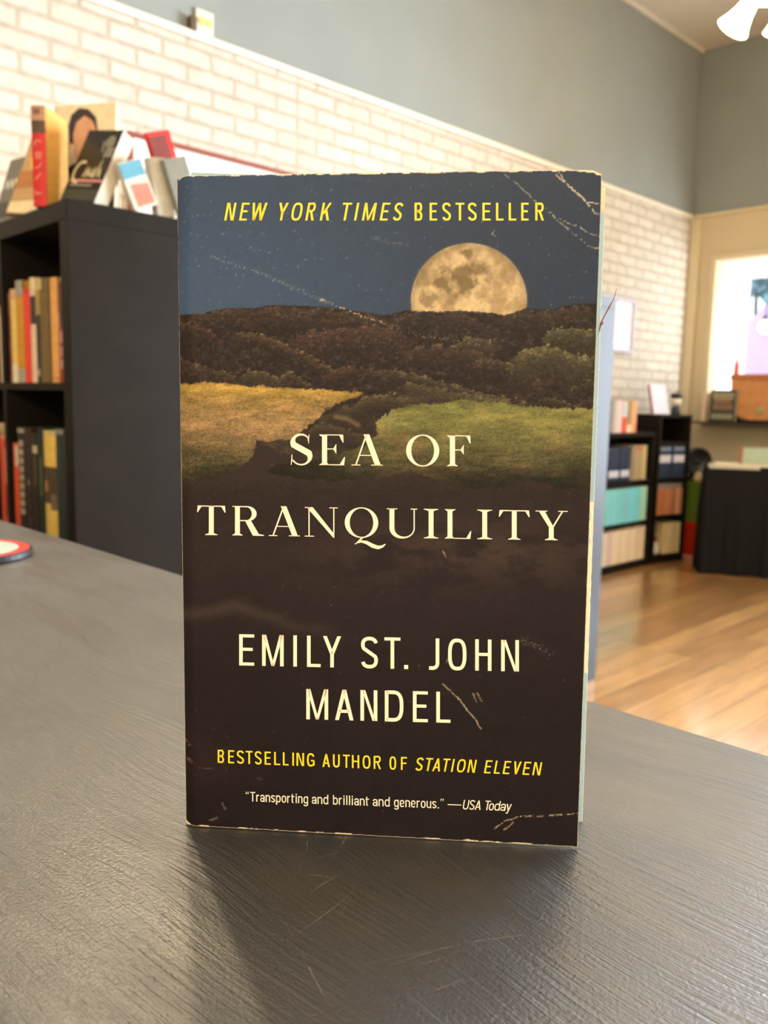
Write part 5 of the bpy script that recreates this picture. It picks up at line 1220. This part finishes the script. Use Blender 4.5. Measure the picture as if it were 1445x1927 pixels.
YEL = mat('yellow_ink', s2l(250, 214, 34), 0.5, 0.35, var=0.03, vscale=200)
CRM = mat('cream_ink', s2l(250, 232, 202), 0.5, 0.35, var=0.02, vscale=200)
a_ = lambda c: 320 + c / 3.524
b_ = lambda c: 730 + c / 3.524
def row(txt, spans, f): return [(ch, f(l), f(r)) for ch, (l, r) in zip(txt, spans)]
c_ = lambda c: 415 + c / 4.129
e_ = lambda c: 770 + c / 5.558
f_ = lambda c: 835 + c / 10.32
SL = 0.182
lettering('bestseller_line', YEL, [(c, l, r, SL) for c, l, r in row('NEWYORKTIMES', [(28, 125), (143, 227), (225, 366), (432, 531), (541, 647), (657, 748), (770, 867), (927, 1024), (1035, 1080), (1097, 1216), (1235, 1321), (1334, 1425)], c_)]
          + row('BESTSELLER', [(176, 228), (276, 326), (360, 417), (448, 506), (530, 588), (626, 680), (716, 766), (800, 850), (883, 932), (976, 1034)], b_), 421.6, 1023.7, 415, 415, 381.6, 381.6, w=0.125)
lettering('title_upper', CRM, row('SEA', [(798, 940), (990, 1160), (1203, 1410)], a_) + row('OF', [(120, 340), (393, 558)], b_), 546, 888, 874.8, 877.6, 817, 819.5, face='roman')
lettering('title_lower', CRM, row('TRANQ', [(179, 368), (413, 622), (655, 860), (893, 1112), (1158, 1380)], a_) + [('U', 727.5, b_(194))] + row('ILITY', [(238, 333), (378, 552), (592, 690), (735, 939), (978, 1191)], b_), 371, 1068, 1006.5, 1017.0, 951, 961.5, face='roman')
lettering('author_name', CRM, row('EMILYS', [(458, 558), (610, 753), (814, 844), (908, 998), (1014, 1134), (1266, 1378)], a_) + row('T.JOHN', [(-24, 82), (104, 136), (272, 340), (398, 520), (578, 686), (750, 868)], b_), 450, 976, 1252, 1263.6, 1193.3, 1204.6, w=0.115)
lettering('author_surname', CRM, row('MAN', [(903, 1048), (1094, 1216), (1262, 1374)], a_) + [('D', 724, b_(102))] + row('EL', [(165, 264), (320, 414)], b_), 576, 847, 1353.4, 1360.2, 1296.2, 1302, w=0.118)
lettering('by_line', YEL, row('BESTSELLINGAUTHOR', [(316, 358), (385, 425), (443, 490), (502, 547), (562, 607), (627, 668), (690, 730), (748, 786), (808, 824), (838, 888), (908, 958), (1010, 1060), (1080, 1125), (1146, 1192), (1206, 1254), (1277, 1328), (1350, 1398)], a_)
          + row('OF', [(10, 54), (86, 126)], b_) + [(c, l, r, 0.185) for c, l, r in row('STATIONELEVEN', [(60, 157), (155, 253), (238, 345), (334, 433), (435, 477), (490, 600), (605, 708), (780, 872), (882, 968), (975, 1068), (1074, 1176), (1182, 1277), (1285, 1391)], e_)], 410, 1020, 1435.2, 1459.2, 1410.8, 1434.6, w=0.125)
def words(spec):
    adv = dict(zip('TransportigdbleuUSAoy."-\'', [0] * 30)); wd = {'T': .44, 'r': .26, 'a': .37, 'n': .38, 's': .34, 'p': .39, 'o': .39, 't': .27, 'i': .14, 'g': .39, 'd': .39, 'b': .39, 'l': .14, 'e': .38, 'u': .38, '.': .16, 'U': .46, 'S': .44, 'A': .52, 'y': .40, '"': .30, "'": .30, '-': 1.2}
    out = []
    for txt, l, r, k in spec:
        gap = 0.085; tot = sum(wd[c] for c in txt) + gap * (len(txt) - 1) + k; f = (r - l) / tot; x = l
        for c in txt: out.append((c, x, x + (wd[c] + k) * f, k)); x += (wd[c] + gap) * f
    return out
lettering('review_quote', CRM, words([('"', 461.8, 468.5, 0.0), ('Transporting', 470.6, 579.6, 0), ('and', 586.7, 617.6, 0), ('brilliant', 626.5, 694.2, 0), ('and', 701.3, 733.2, 0), ('generous.', 741.3, 826.5, 0), ("'", 828.5, 835.5, 0), ('-', 842.3, 868, 0)]) + [(c, l, r, 0.17) for c, l, r in row('USAToday', [(361, 501), (488, 617), (597, 742), (780, 916), (866, 992), (973, 1108), (1088, 1222), (1201, 1330)], f_)],
          462, 963, 1507.6, 1526.3, 1489.8, 1508.4, w=0.11)
